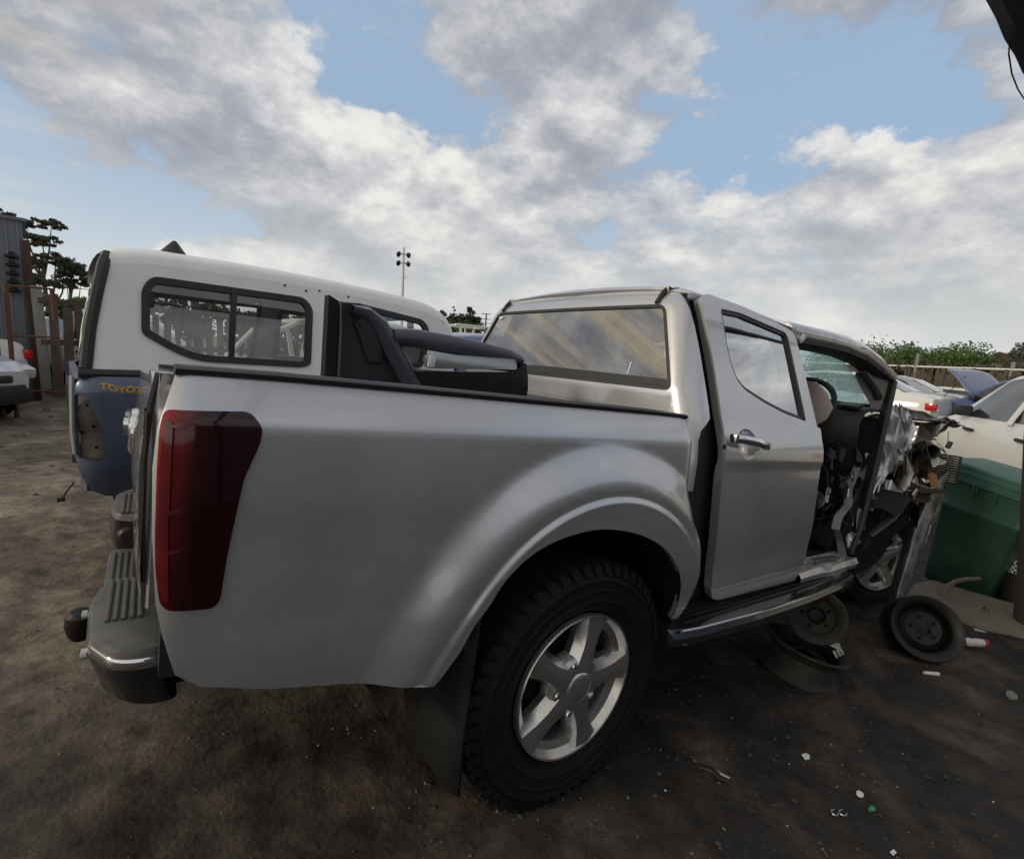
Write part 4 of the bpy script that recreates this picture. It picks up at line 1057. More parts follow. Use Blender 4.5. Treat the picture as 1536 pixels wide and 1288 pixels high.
# front wing: stands up behind the hinge pillar, facing back towards us
FEN = [(2.640, 1.575), (2.68, 1.50), (2.71, 1.425), (2.75, 1.30), (2.77, 1.18), (2.76, 1.06), (2.73, .95), (2.69, .85), (2.60, .77), (2.53, .74), (2.45, .66), (2.52, .90), (2.575, 1.15), (2.62, 1.38)]
crump('front_wing', FEN, lambda u, v: (u, .185-.09*sst(2.62, 2.84, u)+.03*math.sin(v*9), v), M_crumple, (-.35, -.93, 0), amp=.022, fr=10, res=.016)
crump('wing_fold', [(2.72, 1.45), (2.80, 1.40), (2.86, 1.30), (2.86, 1.12), (2.82, 1.05), (2.79, 1.16), (2.77, 1.30)], lambda u, v: (u, .150-.5*(u-2.72), v), M_crumple, (-.6, -.8, 0), amp=.02, fr=16, res=.014, seed=4)
MB().tube([(2.80, .09, 1.13), (2.86, .07, 1.02), (2.84, .075, .93), (2.78, .09, .86)], [.012, .03, .034, .012], 6, ell=.4).build('torn_bracket', M_galv, T)
MB().tube([(2.86, .11, 1.21), (2.90, .09, 1.12), (2.91, .08, 1.02), (2.86, .07, .96)], .010, 6).build('inner_wing_edge', M_oldsteel, T)
loft('splash_liner', [[(2.95, .30, .816), (2.98, .16, .87), (3.0, .05, .90)], [(2.88, .30, .60), (2.97, .16, .70), (3.0, .05, .68)], [(2.85, .28, .42), (2.94, .17, .50), (2.99, .125, .54)], [(2.85, .235, .275), (2.92, .18, .33), (2.97, .14, .42)]], M_rubber, T, smooth=60)
for (a_, b_, c_, w_) in (((2.70, .165, 1.44), (2.73, .15, 1.20), (2.66, .155, .84), .016), ((2.77, .13, 1.38), (2.81, .10, 1.22), (2.76, .115, .98), .012), ((2.64, .175, 1.20), (2.67, .155, 1.0), (2.60, .165, .80), .014)):
    MB().tube([a_, tuple((Vector(a_)+Vector(b_))/2+Vector((.012, -.012, 0))), b_, tuple((Vector(c_)+Vector(b_))/2+Vector((-.012, .008, 0))), c_], [w_*.4, w_, w_*1.2, w_, w_*.3], 5, ell=.5).build('crease', M_crumple, T)
# bonnet remains, bent up
crump('bonnet', [(2.78, .20), (3.0, .15), (3.35, .035), (3.46, -.03), (3.62, .10), (3.66, .45), (3.60, 1.0), (3.3, 1.45), (2.95, 1.5), (2.80, 1.0), (2.76, .5)],
      lambda u, v: (u, v, 1.432-.02*(u-3.0)-.05*sst(3.3, 3.5, u)*sst(.3, 0, v)+.012*v), M_crumple, (0, 0, 1), amp=.018, fr=5, res=.04, thick=.006)
crump('bonnet_edge', [(2.88, 1.43), (3.0, 1.425), (3.2, 1.412), (3.36, 1.40), (3.44, 1.375), (3.38, 1.362), (3.2, 1.372), (3.0, 1.36), (2.90, 1.345)], lambda u, v: (u, .205-.36*(u-2.9), v), M_crumple, (-.4, -.9, 0), amp=.010, fr=12, seed=2)
MB().tube([(2.90, .20, 1.352), (3.02, .155, 1.362), (3.15, .112, 1.366), (3.28, .068, 1.372), (3.38, .035, 1.368), (3.45, .0, 1.385)], [.008, .012, .009, .013, .012, .005], 6, ell=.6).build('bonnet_lip', M_blacksteel, T)
# inner wing panel (bare olive primer), facing the camera
INN = [(.23, 1.35), (.16, 1.352), (.085, 1.372), (.045, 1.37), (.075, 1.30), (.088, 1.235), (.015, 1.165), (-.008, 1.12), (.03, 1.095), (.10, 1.075), (.15, 1.08), (.20, 1.15), (.24, 1.25)]
crump('inner_wing', INN, lambda u, v: (3.36-1.1*max(0, u-.07)+.10*math.sin(v*20), u, v), M_olive, (-.8, -.6, 0), amp=.03, fr=9, res=.014, thick=.004, seed=7)
MB().box((3.02, .165, 1.318), (.10, .03, .035), rot=(.3, .2, -.5), bevel=.006).build('hinge_plate', M_galv, T)
HL = [(.102, 1.335), (.068, 1.365), (.032, 1.378), (.066, 1.318), (.090, 1.262), (.106, 1.292)]
panel('headlamp', rounded(HL, .01), lambda u, v: (3.345-.05*math.sin(PI*(u-.03)/.08)*.6, u, v), M_lensclear, T, (-1, 0, 0), res=.012, thick=.02)
MB().tube([(3.35, .112, 1.345), (3.36, .07, 1.385), (3.38, .02, 1.392), (3.39, .0, 1.375)], .008, 6).build('headlamp_rim', M_black, T)
crump('lamp_bracket', [(.075, 1.23), (.045, 1.215), (.012, 1.165), (-.005, 1.125), (.02, 1.16), (.05, 1.185)], lambda u, v: (3.33, u, v), M_galv, (-1, 0, 0), amp=.015, fr=20, res=.01)
MB().tube([(3.36, .03, 1.31), (3.365, .022, 1.25)], .0025, 5).build('lamp_wire', M_black, T)
MB().box((3.365, .012, 1.222), (.03, .032, .05), bevel=.006, rot=(.2, .1, .2)).build('lamp_plug', M_black, T)
# air intake pipe
ip = MB(); ax_ = Vector((-.80, -.55, -.10)).normalized(); pc = Vector((3.10, .035, 1.165))
ip.lathe([(.030, -.30), (.038, -.20), (.048, -.12), (.050, 0), (.047, .003), (.044, 0), (.044, -.10), (0, -.10)], pc, ax_, 24)
ip.build('air_intake', pmat('dusty_grey_plastic', (.085, .08, .07), .7, base2=(.05, .047, .042), var=.5, var_scale=9), T)
MB().lathe([(0, -.09), (.0425, -.09)], pc, ax_, 20).build('intake_mouth', M_dark, T)
MB().tube([(3.3, .18, 1.12), (3.15, .14, 1.02), (3.05, .13, .98), (2.95, .16, .97)], [.05, .05, .045, .02], 10).build('air_hose', M_blacksteel, T)
# radiator and what is left round it
rd = MB().box((3.52, .16, 1.05), (.03, .40, .20), bevel=.004).build('radiator', M_oldsteel, T)
for i in range(11):
    MB().box((3.500, .16, .965+.017*i), (.008, .38, .005)).build('radiator_fin', M_galv, rd)
MB().box((3.25, .18, .90), (.55, .36, .03), rot=(0, .05, 0)).build('battery_tray', M_rust, T)
eb = MB()
for i in range(14):
    p = Vector((3.0+rg2.random()*.45, .10+rg2.random()*.3, .80+rg2.random()*.28))
    eb.box(p, (rg2.uniform(.05, .16), rg2.uniform(.05, .12), rg2.uniform(.03, .10)), rot=(rg2.uniform(-.6, .6), rg2.uniform(-.6, .6), rg2.uniform(-.6, .6)), bevel=.01)
eb.build('engine', M_rust, T)
eb2 = MB().box((3.15, .80, .85), (.75, .9, .55), bevel=.06); eb2.build('engine_block', M_dark, T)
MB().tube([(3.08, .085, .985), (3.10, .075, .935), (3.20, .02, .915), (3.30, .0, .945)], .0045, 6).build('fuel_line', M_galv, T)
MB().box((3.18, .012, .978), (.012, .045, .095), rot=(-.35, 0, .1), bevel=.003).build('cardboard_piece', M_cardboard, T)
for i in range(7):
    p = Vector((2.82+.1*i*rg2.random(), .10, 1.0-.04*i)); MB().tube([p, p+Vector((.05, -.01, -.05)), p+Vector((.14, .0, -.02+.06*rg2.random()))], .004, 5).build('loose_wire', M_black, T)
rg3 = random.Random(23)
def shard(name, c, u, v, w_, h_, mat, amp=.02, sd=0.0, bend=.5):
    c = Vector(c); u = Vector(u).normalized(); v = Vector(v).normalized(); n = u.cross(v).normalized()
    pts = []
    for k in range(11):
        a = 2*PI*k/11; r_ = rg3.uniform(.62, 1.12); pts.append((w_*r_*math.cos(a), h_*r_*math.sin(a)))
    def F(a, b):
        q = c+u*a+v*b; k = -abs(nz(a*18+sd, b*7, sd))*amp*2.4+nz(a*9, b*9+sd, 2)*amp+bend*a*a/max(w_, .01)
        return tuple(q+n*k)
    return panel(name, pts, F, mat, T, tuple(n), res=.014, thick=.002)
for i, (c, u, v, w_, h_, mt) in enumerate((
    ((2.66, .15, 1.02), (.5, -.4, 0), (.1, 0, 1), .045, .12, M_crumple), ((2.58, .16, .82), (.5, -.5, .2), (-.2, 0, 1), .05, .08, M_crumple),
    ((2.73, .12, .90), (.6, -.5, -.2), (.2, .1, 1), .05, .07, M_crumple), ((2.85, .10, .98), (.6, -.5, .3), (.1, .1, 1), .06, .05, M_blacksteel),
    ((2.95, .09, 1.03), (.8, -.4, .1), (0, .2, 1), .07, .06, M_olive),
    ((2.42, .14, .70), (.6, -.4, .2), (-.3, 0, 1), .035, .09, M_crumple), ((2.34, .13, .60), (.6, -.4, .4), (0, .1, 1), .05, .05, M_crumple),
    ((2.92, .06, .80), (.7, -.5, .3), (.2, .2, 1), .06, .045, M_rubber), ((3.12, .05, .86), (.8, -.4, 0), (0, .3, 1), .07, .05, M_rust),
    ((2.50, .13, .56), (.8, -.3, .1), (0, .2, 1), .05, .05, M_blacksteel), ((2.80, .085, 1.26), (.4, -.6, .1), (.1, 0, 1), .035, .10, M_crumple),
    ((3.22, .03, 1.10), (.7, -.5, .2), (.1, .2, 1), .06, .04, M_galv))):
    shard('torn_sheet', c, u, v, w_, h_, mt, .016, i*3.1)
for i in range(16):
    p = Vector((2.55+.6*rg3.random(), .02+.16*rg3.random(), .75+.5*rg3.random())); q = p+Vector((rg3.uniform(-.05, .22), rg3.uniform(-.08, .05), rg3.uniform(-.22, .08)))
    mid = (p+q)/2+Vector((0, -.03*rg3.random(), rg3.uniform(-.09, .02)))
    MB().tube([p, p.lerp(mid, .6), mid, mid.lerp(q, .6), q], rg3.uniform(.0025, .008), 6).build('loose_cable', M_black if i % 4 else M_trim, T)
for i in range(12):
    p = Vector((2.10+.35*rg3.random(), .18+.14*rg3.random(), .62+.6*rg3.random()))
    shard('footwell_scrap', p, (rg3.uniform(-1, 1), rg3.uniform(-.6, .6), rg3.uniform(-1, 1)), (rg3.uniform(-.3, .3), .2, 1), rg3.uniform(.02, .04), rg3.uniform(.02, .06), (M_black, M_oldsteel, M_trim, M_steel)[i % 4], .01, i*1.7)
# folded bumper skin standing between the nose and the bin
BS = [(3.5, .011, 1.052), (3.30, .035, .944), (3.10, .035, .697), (2.90, .004, .407), (2.76, -.012, .20)]
BE = [(3.47, .0, 1.02), (3.33, -.008, .80), (3.14, -.028, .585), (2.94, -.046, .345), (2.79, -.050, .215)]
rws = []
def along(L, t):
    k = min(int(t*(len(L)-1)), len(L)-2); f_ = t*(len(L)-1)-k
    return Vector(L[k]).lerp(Vector(L[k+1]), f_)
for i, t_ in enumerate(np.linspace(0, 1, 15)):
    jit = lambda a: Vector((.018*nz(i*.9, a), .010*nz(i*.7, a+5), .014*nz(i*1.1, a+9)))
    p = along(BS, t_)+jit(1)*1.3; q = along(BE, t_)+jit(3); d = q-p+jit(6)
    rws.append([tuple(p+Vector((.06, .05, -.01))), tuple(p), tuple(p+d*.35+Vector((-.03, 0, .012*nz(i*3, 1)))), tuple(p+d*.7+Vector((.0, .0, .01))), tuple(q), tuple(q+Vector((.08, .02, -.01)))])
o = loft('front_bumper', rws, pmat('scuffed_grey', (.26, .265, .27), .30, .5, .4, base2=(.03, .03, .032), var=.55, var_scale=9), T, smooth=50)
sb = o.modifiers.new('s', 'SUBSURF'); sb.levels = 2; sb.render_levels = 2
crump('bumper_fragment', [(3.36, .80), (3.30, .79), (3.14, .53), (3.10, .44), (3.15, .485), (3.28, .66), (3.345, .745)], lambda u, v: (u, -.020-.02*(3.35-u), v), M_crumple, (-.5, -.85, 0), amp=.01, fr=9, res=.02)
lw = [[(2.50, .16, .78), (2.52, .06, .80), (2.60, .02, .76)], [(2.70, .18, .90), (2.72, .05, .90), (2.76, .0, .86)], [(2.92, .18, .88), (2.95, .05, .86), (2.96, .0, .80)], [(3.08, .16, .72), (3.10, .06, .70), (3.10, .02, .62)]]
loft('splash_liner', lw, M_rubber, T, smooth=60)
MB().tube([(2.50, .10, .62), (2.62, .05, .74), (2.76, .03, .82)], [.02, .035, .015], 6, ell=.4).build('torn_liner', M_trim, T)
MB().box((2.93, .035, .885), (.07, .012, .05), rot=(.3, .5, .2), bevel=.003).build('torn_bracket', M_galv, T)

# ---------------------------------------------------------------- blue pickup with the white canopy (own frame: x to its nose, y away, z up)
def blue_truck():
    r = thing('canopy_pickup_truck', 'blue pickup with white fibreglass canopy and missing tail lamp', 'pickup truck', (-1.23, 2.0, 0), yard=False, rotz=math.radians(6.5))
    W = 1.62
    def s_side(x, z):
        y = .0 + .10*sst(.75, .50, z) + .05*sst(1.08, 1.19, z)**2
        if x < .06:
            d = min(.06-x, .1245); y += .125-math.sqrt(.125**2-d*d)
        return y
    out = [(-.050, 1.150), (-.056, 1.06), (-.064, .913), (-.061, .79), (-.042, .69), (-.005, .615), (.04, .585), (.154, .564), (.5, .52), (.58, .62), (.70, .80), (.88, .88), (1.06, .80), (1.17, .62), (1.20, .46), (2.06, .46), (2.06, 1.115), (1.1, 1.15), (.19, 1.168), (0.02, 1.172)]
    hole = rounded([(-.046, 1.085), (-.020, 1.090), (.008, 1.045), (.036, .935), (.047, .80), (.036, .767), (-.052, .785), (-.058, .94)], .015, 3)
    sd = panel('bed_side', out, lambda u, v: (u, s_side(u, v), v), M_blue, r, (0, -1, 0), holes=[hole], thick=.015, res=.028)
    m_cav = pmat('bare_cavity', (.14, .125, .105), .75, .1, base2=(.075, .065, .055), var=.5, var_scale=14)
    panel('lamp_recess', [(-.075, 1.12), (.03, 1.11), (.075, .95), (.075, .75), (-.07, .75)], lambda u, v: (u, s_side(max(u, -.055), v)+.050+.012*math.sin(v*30), v), m_cav, r, (0, -1, 0), thick=.01, res=.03)
    for q in ((-.005, 1.03), (.012, .93), (.018, .83), (-.03, .9)):
        MB().lathe([(0, .002), (.007, .002), (.007, -.004)], (q[0], s_side(q[0], q[1])+.046, q[1]), (0, -1, 0), 8).build('bolt_hole', M_dark, r)
    wornedge = MB().tube([(-.052, .075, 1.165), (-.058, .075, 1.06), (-.064, .08, .913), (-.060, .085, .80)], .010, 6)
    wornedge.build('worn_edge', M_galv, r)
    panel('tailgate', [(.14, .60), (.14, 1.16), (1.48, 1.16), (1.48, .60)], lambda u, v: (-.022-.02*sst(0, .2, min(u-.1, 1.52-u)), u, v), M_blue, r, (-1, 0, 0), thick=.03, res=.12)
    panel('bed_side', out, lambda u, v: (u, W-s_side(u, v), v), M_blue, r, (0, 1, 0), thick=.015, res=.08)
    MB().box((1.25, W/2, .70), (2.5, 1.45, .04)).build('bed_floor', M_dark, r)
    MB().tube([(-.03, .055, 1.178), (.6, .055, 1.172), (2.5, .055, 1.142)], .022, 8).build('rail_gasket', M_black, r)
    # hand lettering
    cu = bpy.data.curves.new('lettering', 'FONT'); cu.body = 'TOYOTA'; cu.size = .048; cu.extrude = .0008; cu.offset = .0016
    tmp = bpy.data.objects.new('lettering_tmp', cu); COL.objects.link(tmp)
    dg = bpy.context.evaluated_depsgraph_get(); me = bpy.data.meshes.new_from_object(tmp.evaluated_get(dg)); bpy.data.objects.remove(tmp)
    me.materials.clear(); me.materials.append(M_yellow)
    for v in me.vertices:
        x, y = v.co.x, v.co.y
        v.co = Vector((.042+x*.95, -.003-v.co.z, 1.108-.13*x+y*.85+.004*math.sin(x*60)))
        v.co.y += s_side(v.co.x, v.co.z)
    lt = bpy.data.objects.new('lettering', me); COL.objects.link(lt); lt.parent = r
    # canopy
    def cy(z): return .055 + .075*max(0, (z-1.15))/.55
    X0, X1 = .02, 2.09
    def topedge(x):
        return float(np.interp(x, [.0, .10, .15, .22, .35, .8, 1.1, 1.435, 1.7, 1.84, 1.93, 2.0, 2.05, 2.09], [1.66, 1.685, 1.70, 1.712, 1.716, 1.712, 1.70, 1.680, 1.658, 1.640, 1.618, 1.588, 1.55, 1.50]))
    def f_can(far=False, d=0.0):
        def g(u, v):
            y = cy(v)-d
            if u < .10: y += .05*((.10-u)/.08)**2*.35
            rr = 0
            y += .014*sst(.0, 1.0, 1)*0
            if u > 1.95: y += 1.2*(u-1.95)**2
            return (u, W-y if far else y, v)
        return g
    oc = [(.012, 1.19), (.036, 1.38), (.068, 1.547), (.094, 1.65), (.112, topedge(.112))]+[(x, topedge(x)) for x in np.linspace(.17, 2.05, 16)]+[(2.08, 1.50), (2.088, 1.30), (2.088, 1.10), (1.135, 1.150), (.5, 1.175)]
    W1 = rounded([(.214, 1.374), (.226, 1.59), (.27, 1.656), (1.005, 1.640), (1.052, 1.58), (1.023, 1.248), (.97, 1.232), (.41, 1.250)], [.03, .08, .04, .06, .05, .06, .04, .10], 4)
    W2 = rounded([(1.30, 1.650), (1.816, 1.585), (1.864, 1.53), (1.85, 1.40), (1.80, 1.25), (1.35, 1.25), (1.30, 1.30)], .05, 4)
    can = None
    for far_ in (False, True):
        hs = [W1, W2] if not far_ else [rounded([(.34, 1.20), (.36, 1.665), (1.17, 1.660), (1.10, 1.19)], .06), rounded([(1.25, 1.22), (1.29, 1.64), (1.80, 1.61), (1.90, 1.50), (1.85, 1.20)], .06)]
        p = panel('canopy', oc, f_can(far_), M_canopy, r if can is None else can, (0, 1 if far_ else -1, 0), holes=hs, thick=.012, res=.035)
        if can is None: can = p
        for w in hs:
            n1 = panel('window_frame', w, f_can(far_, .012), M_black, can, (0, 1 if far_ else -1, 0), holes=[shrink(w, .034)], thick=.030, res=.025)
            panel('window_glass', shrink(w, .030), f_can(far_, -.004), G_canopy, can, (0, 1 if far_ else -1, 0), thick=.004, res=.12, back=False)
        yb = cy(1.45)-.004
        if not far_: MB().box((.617, (W-yb) if far_ else yb, 1.446), (.028, .018, .385), rot=(-.10 if not far_ else .10, .085, 0), bevel=.003).build('window_divider', M_black, can)
    MB().box((.262, cy(1.52)-.006, 1.535), (.022, .015, .060), bevel=.004).build('window_latch', M_black, can)
    # roof with rolled edges
    rings = []
    for x in (.085, .10, .13, .19, .32, .6, .9, 1.2, 1.45, 1.7, 1.84, 1.93, 2.0, 2.05, 2.09):
        zt = topedge(x); y0 = cy(zt)+(1.2*(x-1.95)**2 if x > 1.95 else 0)
        kz = .0 if x > .12 else -.02
        half = [(y0-.001, zt-.005), (y0+.010, zt+.030), (y0+.030, zt+.055), (y0+.065, zt+.072+kz*.3), (y0+.14, zt+.086+kz), (.45, zt+.10+kz), (W/2, zt+.108+kz)]
        rings.append([(x, y, z) for y, z in half]+[(x, W-y, z) for y, z in half[-2::-1]])
    rf = loft('canopy_roof', rings, M_canopy, can, smooth=75)
    # rear lift-up glass
    rgp = [[(.012, .13, 1.20), (.095, .16, 1.68)], [(.005, W/2, 1.20), (.095, W/2, 1.72)], [(.012, W-.13, 1.20), (.095, W-.16, 1.68)]]
    loft('rear_hatch_glass', rgp, M_carglass, can, smooth=60)
    MB().tube([(.000, .085, 1.20), (.024, .10, 1.38), (.058, .115, 1.55), (.088, .13, 1.68), (.11, .18, 1.735)], .026, 8).build('hatch_seal', M_black, can)
    fr = loft('canopy_front', [[(2.088, .1, 1.10), (2.088, .15, 1.5)], [(2.088, W-.1, 1.10), (2.088, W-.15, 1.5)]], M_canopy, can)
    for q in ((.90, 1.695), (1.10, 1.69), (1.28, 1.675), (1.02, 1.68)):
        MB().lathe([(0, .003), (.007, .002), (.007, -.002)], (q[0], cy(q[1]), q[1]), (0, -1, .0), 8).build('screw', M_blacksteel, can)
    # cab in front of the canopy
    cabr = []
    for x, zt, w in ((2.13, 1.10, .0), (2.15, 1.38, .05), (2.26, 1.50, .06), (2.7, 1.54, .06), (3.15, 1.50, .06), (3.75, 1.10, .02), (4.0, 1.05, .02), (4.6, .98, .03), (4.75, .80, .08)):
        zb = min(1.06, zt-.02)
        half = [(.08, .42), (.0, .60), (.0, zb-.1), (.02+w*.2, zb), (.10+w, zt-.10 if zt > 1.3 else zb+.01), (.20+w, zt-.015), (.4, zt), (W/2, zt+.015)]
        cabr.append([(x, y, z) for y, z in half]+[(x, W-y, z) for y, z in half[-2::-1]])
    loft('cab', cabr, M_bluecab, r, closed=True, cap=True, smooth=40)
    for far_ in (0, 1):
        panel('side_window', rounded([(2.30, 1.10), (2.30, 1.36), (2.4, 1.41), (3.05, 1.40), (3.5, 1.10)], .05), lambda u, v: (u, (lambda y: W-y if far_ else y)(.028+(v-1.06)*.24), v), M_carglass, r, (0, 1 if far_ else -1, 0), res=.15)
    MB().box((2.135, W/2, 1.28), (.02, 1.1, .18), rot=(0, .1, 0)).build('rear_window', M_carglass, r)
    for x in (.88, 3.95):
        for y, s in ((.06, -1), (W-.06, 1)):
            w = MB().lathe([(.05, -.2), (.33, -.2), (.36, -.17), (.36, -.03), (.33, 0), (.22, .004)], (x, y, .36), (0, s, 0), 28).build('wheel', M_tyre, r)
            MB().lathe([(0, .0), (.05, .01), (.15, -.03), (.22, .004), (.23, -.03)], (x, y, .36), (0, s, 0), 24).build('rim', M_oldsteel, w)
    MB().box((2.2, W/2, .50), (4.2, .9, .16)).build('chassis', M_dark, r)
    MB().tube([(-.07, .10, .66), (-.10, .11, .615), (-.115, .10, .59)], .004, 5).build('loose_wire', M_black, r)
    MB().box((-.12, .10, .585), (.03, .02, .02), bevel=.004).build('wire_plug', M_black, r)
    return r
M_bluecab = pmat('faded_blue_paint', (0.10, 0.12, 0.24), 0.4, 0.3, 0.4)
blue_truck()
# crumpled black bag on the canopy roof
bg_ = []
for i, (z, rx, ry_) in enumerate([(1.755, .095, .09), (1.80, .080, .075), (1.845, .045, .05), (1.885, .012, .015)]):
    bg_.append([(-.88+.006*i+rx*math.cos(a)*(1+.25*nz(a*2, i)), 2.50+ry_*math.sin(a), z+.012*nz(a*3, i*2)) for a in np.linspace(0, 2*PI, 13)[:-1]])
tag(loft('black_bag', bg_, M_black, None, closed=True, cap=True, smooth=30, base=(-.88, 2.50, 1.77)), 'small crumpled black bag on the white canopy roof', 'bag')

# ---------------------------------------------------------------- door trim standing in the silver pickup's load bed
def bed_trim():
    r = thing('door_panel', 'dark grey door trim panel with silver armrest standing in the silver load bed', 'door panel', (-.2, .75, .82))
    yb = .72
    MB().prism([(-.645, yb, 1.492), (-.612, yb, 1.478), (-.590, yb, .83), (-.625, yb, .83)], (0, .05, 0)).build('door_edge', M_rubber, r)
    MB().tube([(-.607, yb-.004, 1.478), (-.600, yb-.004, 1.40), (-.584, yb-.004, 1.0), (-.580, yb-.004, .84)], .005, 6).build('edge_bead', M_trim, r)
    F = lambda u, v: (u, yb+.012-.02*sst(-.60, -.45, u), v)
    panel('main_panel', rounded([(-.606, 1.478), (-.545, 1.484), (-.47, 1.44), (-.30, 1.24), (-.20, 1.12), (-.20, .84), (-.580, .84)], .015), F, M_trimdk, r, (0, -1, 0), thick=.03, res=.04)
    # raised sweep from the sail corner down to the pocket
    def sweep(c, w, h):
        rings = []
        for i, (x, z) in enumerate(c):
            x0, z0 = c[max(0, i-1)]; x1, z1 = c[min(len(c)-1, i+1)]
            t = Vector((x1-x0, 0, z1-z0)).normalized(); n = Vector((-t.z, 0, t.x)); ww = w[i]; p = Vector((x, yb-.01, z))
            rings.append([p-n*ww+Vector((0, .02, 0)), p-n*ww*.9+Vector((0, -h*.7, 0)), p-n*ww*.3+Vector((0, -h, 0)), p+n*ww*.4+Vector((0, -h*.9, 0)), p+n*ww+Vector((0, .02, 0))])
        return rings
    loft('sail_sweep', sweep([(-.575, 1.462), (-.52, 1.455), (-.47, 1.42), (-.42, 1.35), (-.36, 1.27), (-.30, 1.19), (-.25, 1.08)], [.016, .026, .036, .042, .042, .046, .05], .035), M_trim, r, smooth=60)
    loft('speaker_bulge', sweep([(-.55, 1.432), (-.505, 1.40), (-.48, 1.35), (-.475, 1.30)], [.02, .045, .05, .03], .022), M_trimdk, r, smooth=60)
    loft('pocket', [[(x, yb-.012-.02*math.sin(PI*(x+.58)/.3), z) for x in np.linspace(-.56, -.28, 8)] for z in (1.225, 1.19, 1.0, .9)], M_trimdk, r, smooth=60)
    # long shoulder bar
    bar = [(-.43, 1.392, .030), (-.34, 1.400, .034), (-.20, 1.398, .036), (-.05, 1.394, .034), (.06, 1.388, .030), (.125, 1.378, .022)]
    rings = []
    for x, z, h in bar:
        rings.append([(x, yb+.05, z+h*.4), (x, yb+.02, z+h), (x, yb-.03, z+h*.8), (x, yb-.05, z), (x, yb-.04, z-h*.8), (x, yb, z-h), (x, yb+.05, z-h*.8)])
    loft('shoulder_bar', rings, M_trim, r, closed=True, cap=True, smooth=60)
    sp_ = rounded([(-.318, 1.300), (-.318, 1.350), (-.285, 1.356), (.075, 1.378), (.078, 1.338), (-.275, 1.302)], .012)
    panel('armrest_strip', sp_, lambda u, v: (u, yb-.062-.012*math.sin(PI*min(1, max(0, (v-1.30)/.06))), v), M_silvertrim, r, (0, -1, 0), thick=.05, res=.02)
    MB().box((-.298, yb-.055, 1.325), (.030, .05, .046), bevel=.012).build('armrest_end', M_paper, r)
    panel('lower_panel', rounded([(-.34, 1.285), (.085, 1.325), (.14, 1.375), (.18, 1.25), (.22, .84), (-.30, .84)], .015), lambda u, v: (u, yb-.012-.03*sst(1.20, 1.30, v), v), M_trimdk, r, (0, -1, 0), thick=.03, res=.05)
    return r
bed_trim()

# ---------------------------------------------------------------- things lying and standing round the silver pickup
def bin_():
    r = thing('wheelie_bin', 'dark green plastic wheelie bin leaning beside the wrecked nose', 'bin', (4.4, 0, 0))
    # bottom corners -> rim corners (front left, front right, back right, back left)
    B = [Vector(p) for p in ((4.40, .220, .030), (4.32, -.215, .020), (4.78, -.27, .03), (4.86, .165, .03))]
    Tt = [Vector(p) for p in ((4.29, .185, 1.045), (4.08, -.385, .945), (4.66, -.50, .98), (4.85, .07, 1.06))]
    def ring(k, o=0.0, rr=.045):
        q = [b.lerp(t, k) for b, t in zip(B, Tt)]; c = sum(q, Vector())/4
        q = [p+(p-c).normalized()*o for p in q]; out = []
        for i in range(4):
            p0, p, p1 = q[i-1], q[i], q[(i+1) % 4]
            a = p+(p0-p).normalized()*rr; b = p+(p1-p).normalized()*rr
            for j in range(5):
                t = j/4; out.append((1-t)**2*a+2*t*(1-t)*p+t*t*b)
        return out
    loft('body', [ring(0, -.02), ring(.03, 0), ring(.3), ring(.66), ring(.665, .004), ring(.69, .004), ring(.695), ring(.93), ring(.95, .006)], M_greenbin, r, closed=True, smooth=35)
    loft('rim', [ring(.90, .012), ring(.905, .024), ring(.965, .028), ring(.97, .036), ring(1.0, .040), ring(1.015, .034), ring(1.02, .010), ring(.99, -.01)], M_greenlid, r, closed=True, smooth=35)
    f0, f1 = Tt[0], Tt[1]
    for k, ln_ in ((.36, .09), (.62, .10), (.40, .06)):
        p = B[0].lerp(Tt[0], .865).lerp(B[1].lerp(Tt[1], .865), k)
        MB().box(p+Vector((-.012, 0, 0)), (.02, .012, ln_), rot=(-.08, -.1, .3), bevel=.003).build('rib', M_greenbin, r)
    c = sum(Tt, Vector())/4
    lid = [ring(1.018, .045), ring(1.04, .046), ring(1.055, .03), ring(1.062, -.10), ring(1.068, -.25)]
    loft('lid', lid, M_greenlid, r, closed=True, cap=True, smooth=35)
    MB().tube([Tt[0].lerp(Tt[1], .02)+Vector((-.05, .03, -.02)), Tt[0]+Vector((-.03, .04, .0)), Tt[0]+Vector((.05, .05, .0))], .012, 8).build('lid_hinge', M_greenlid, r)
    for s in (.1, .9):
        p = B[3].lerp(B[2], s)+Vector((.05, 0, .07))
        MB().lathe([(.02, -.03), (.095, -.03), (.10, 0), (.095, .03), (.02, .03)], p, (0, 1, 0), 20).build('wheel', M_rubber, r)
    return r
bin_()

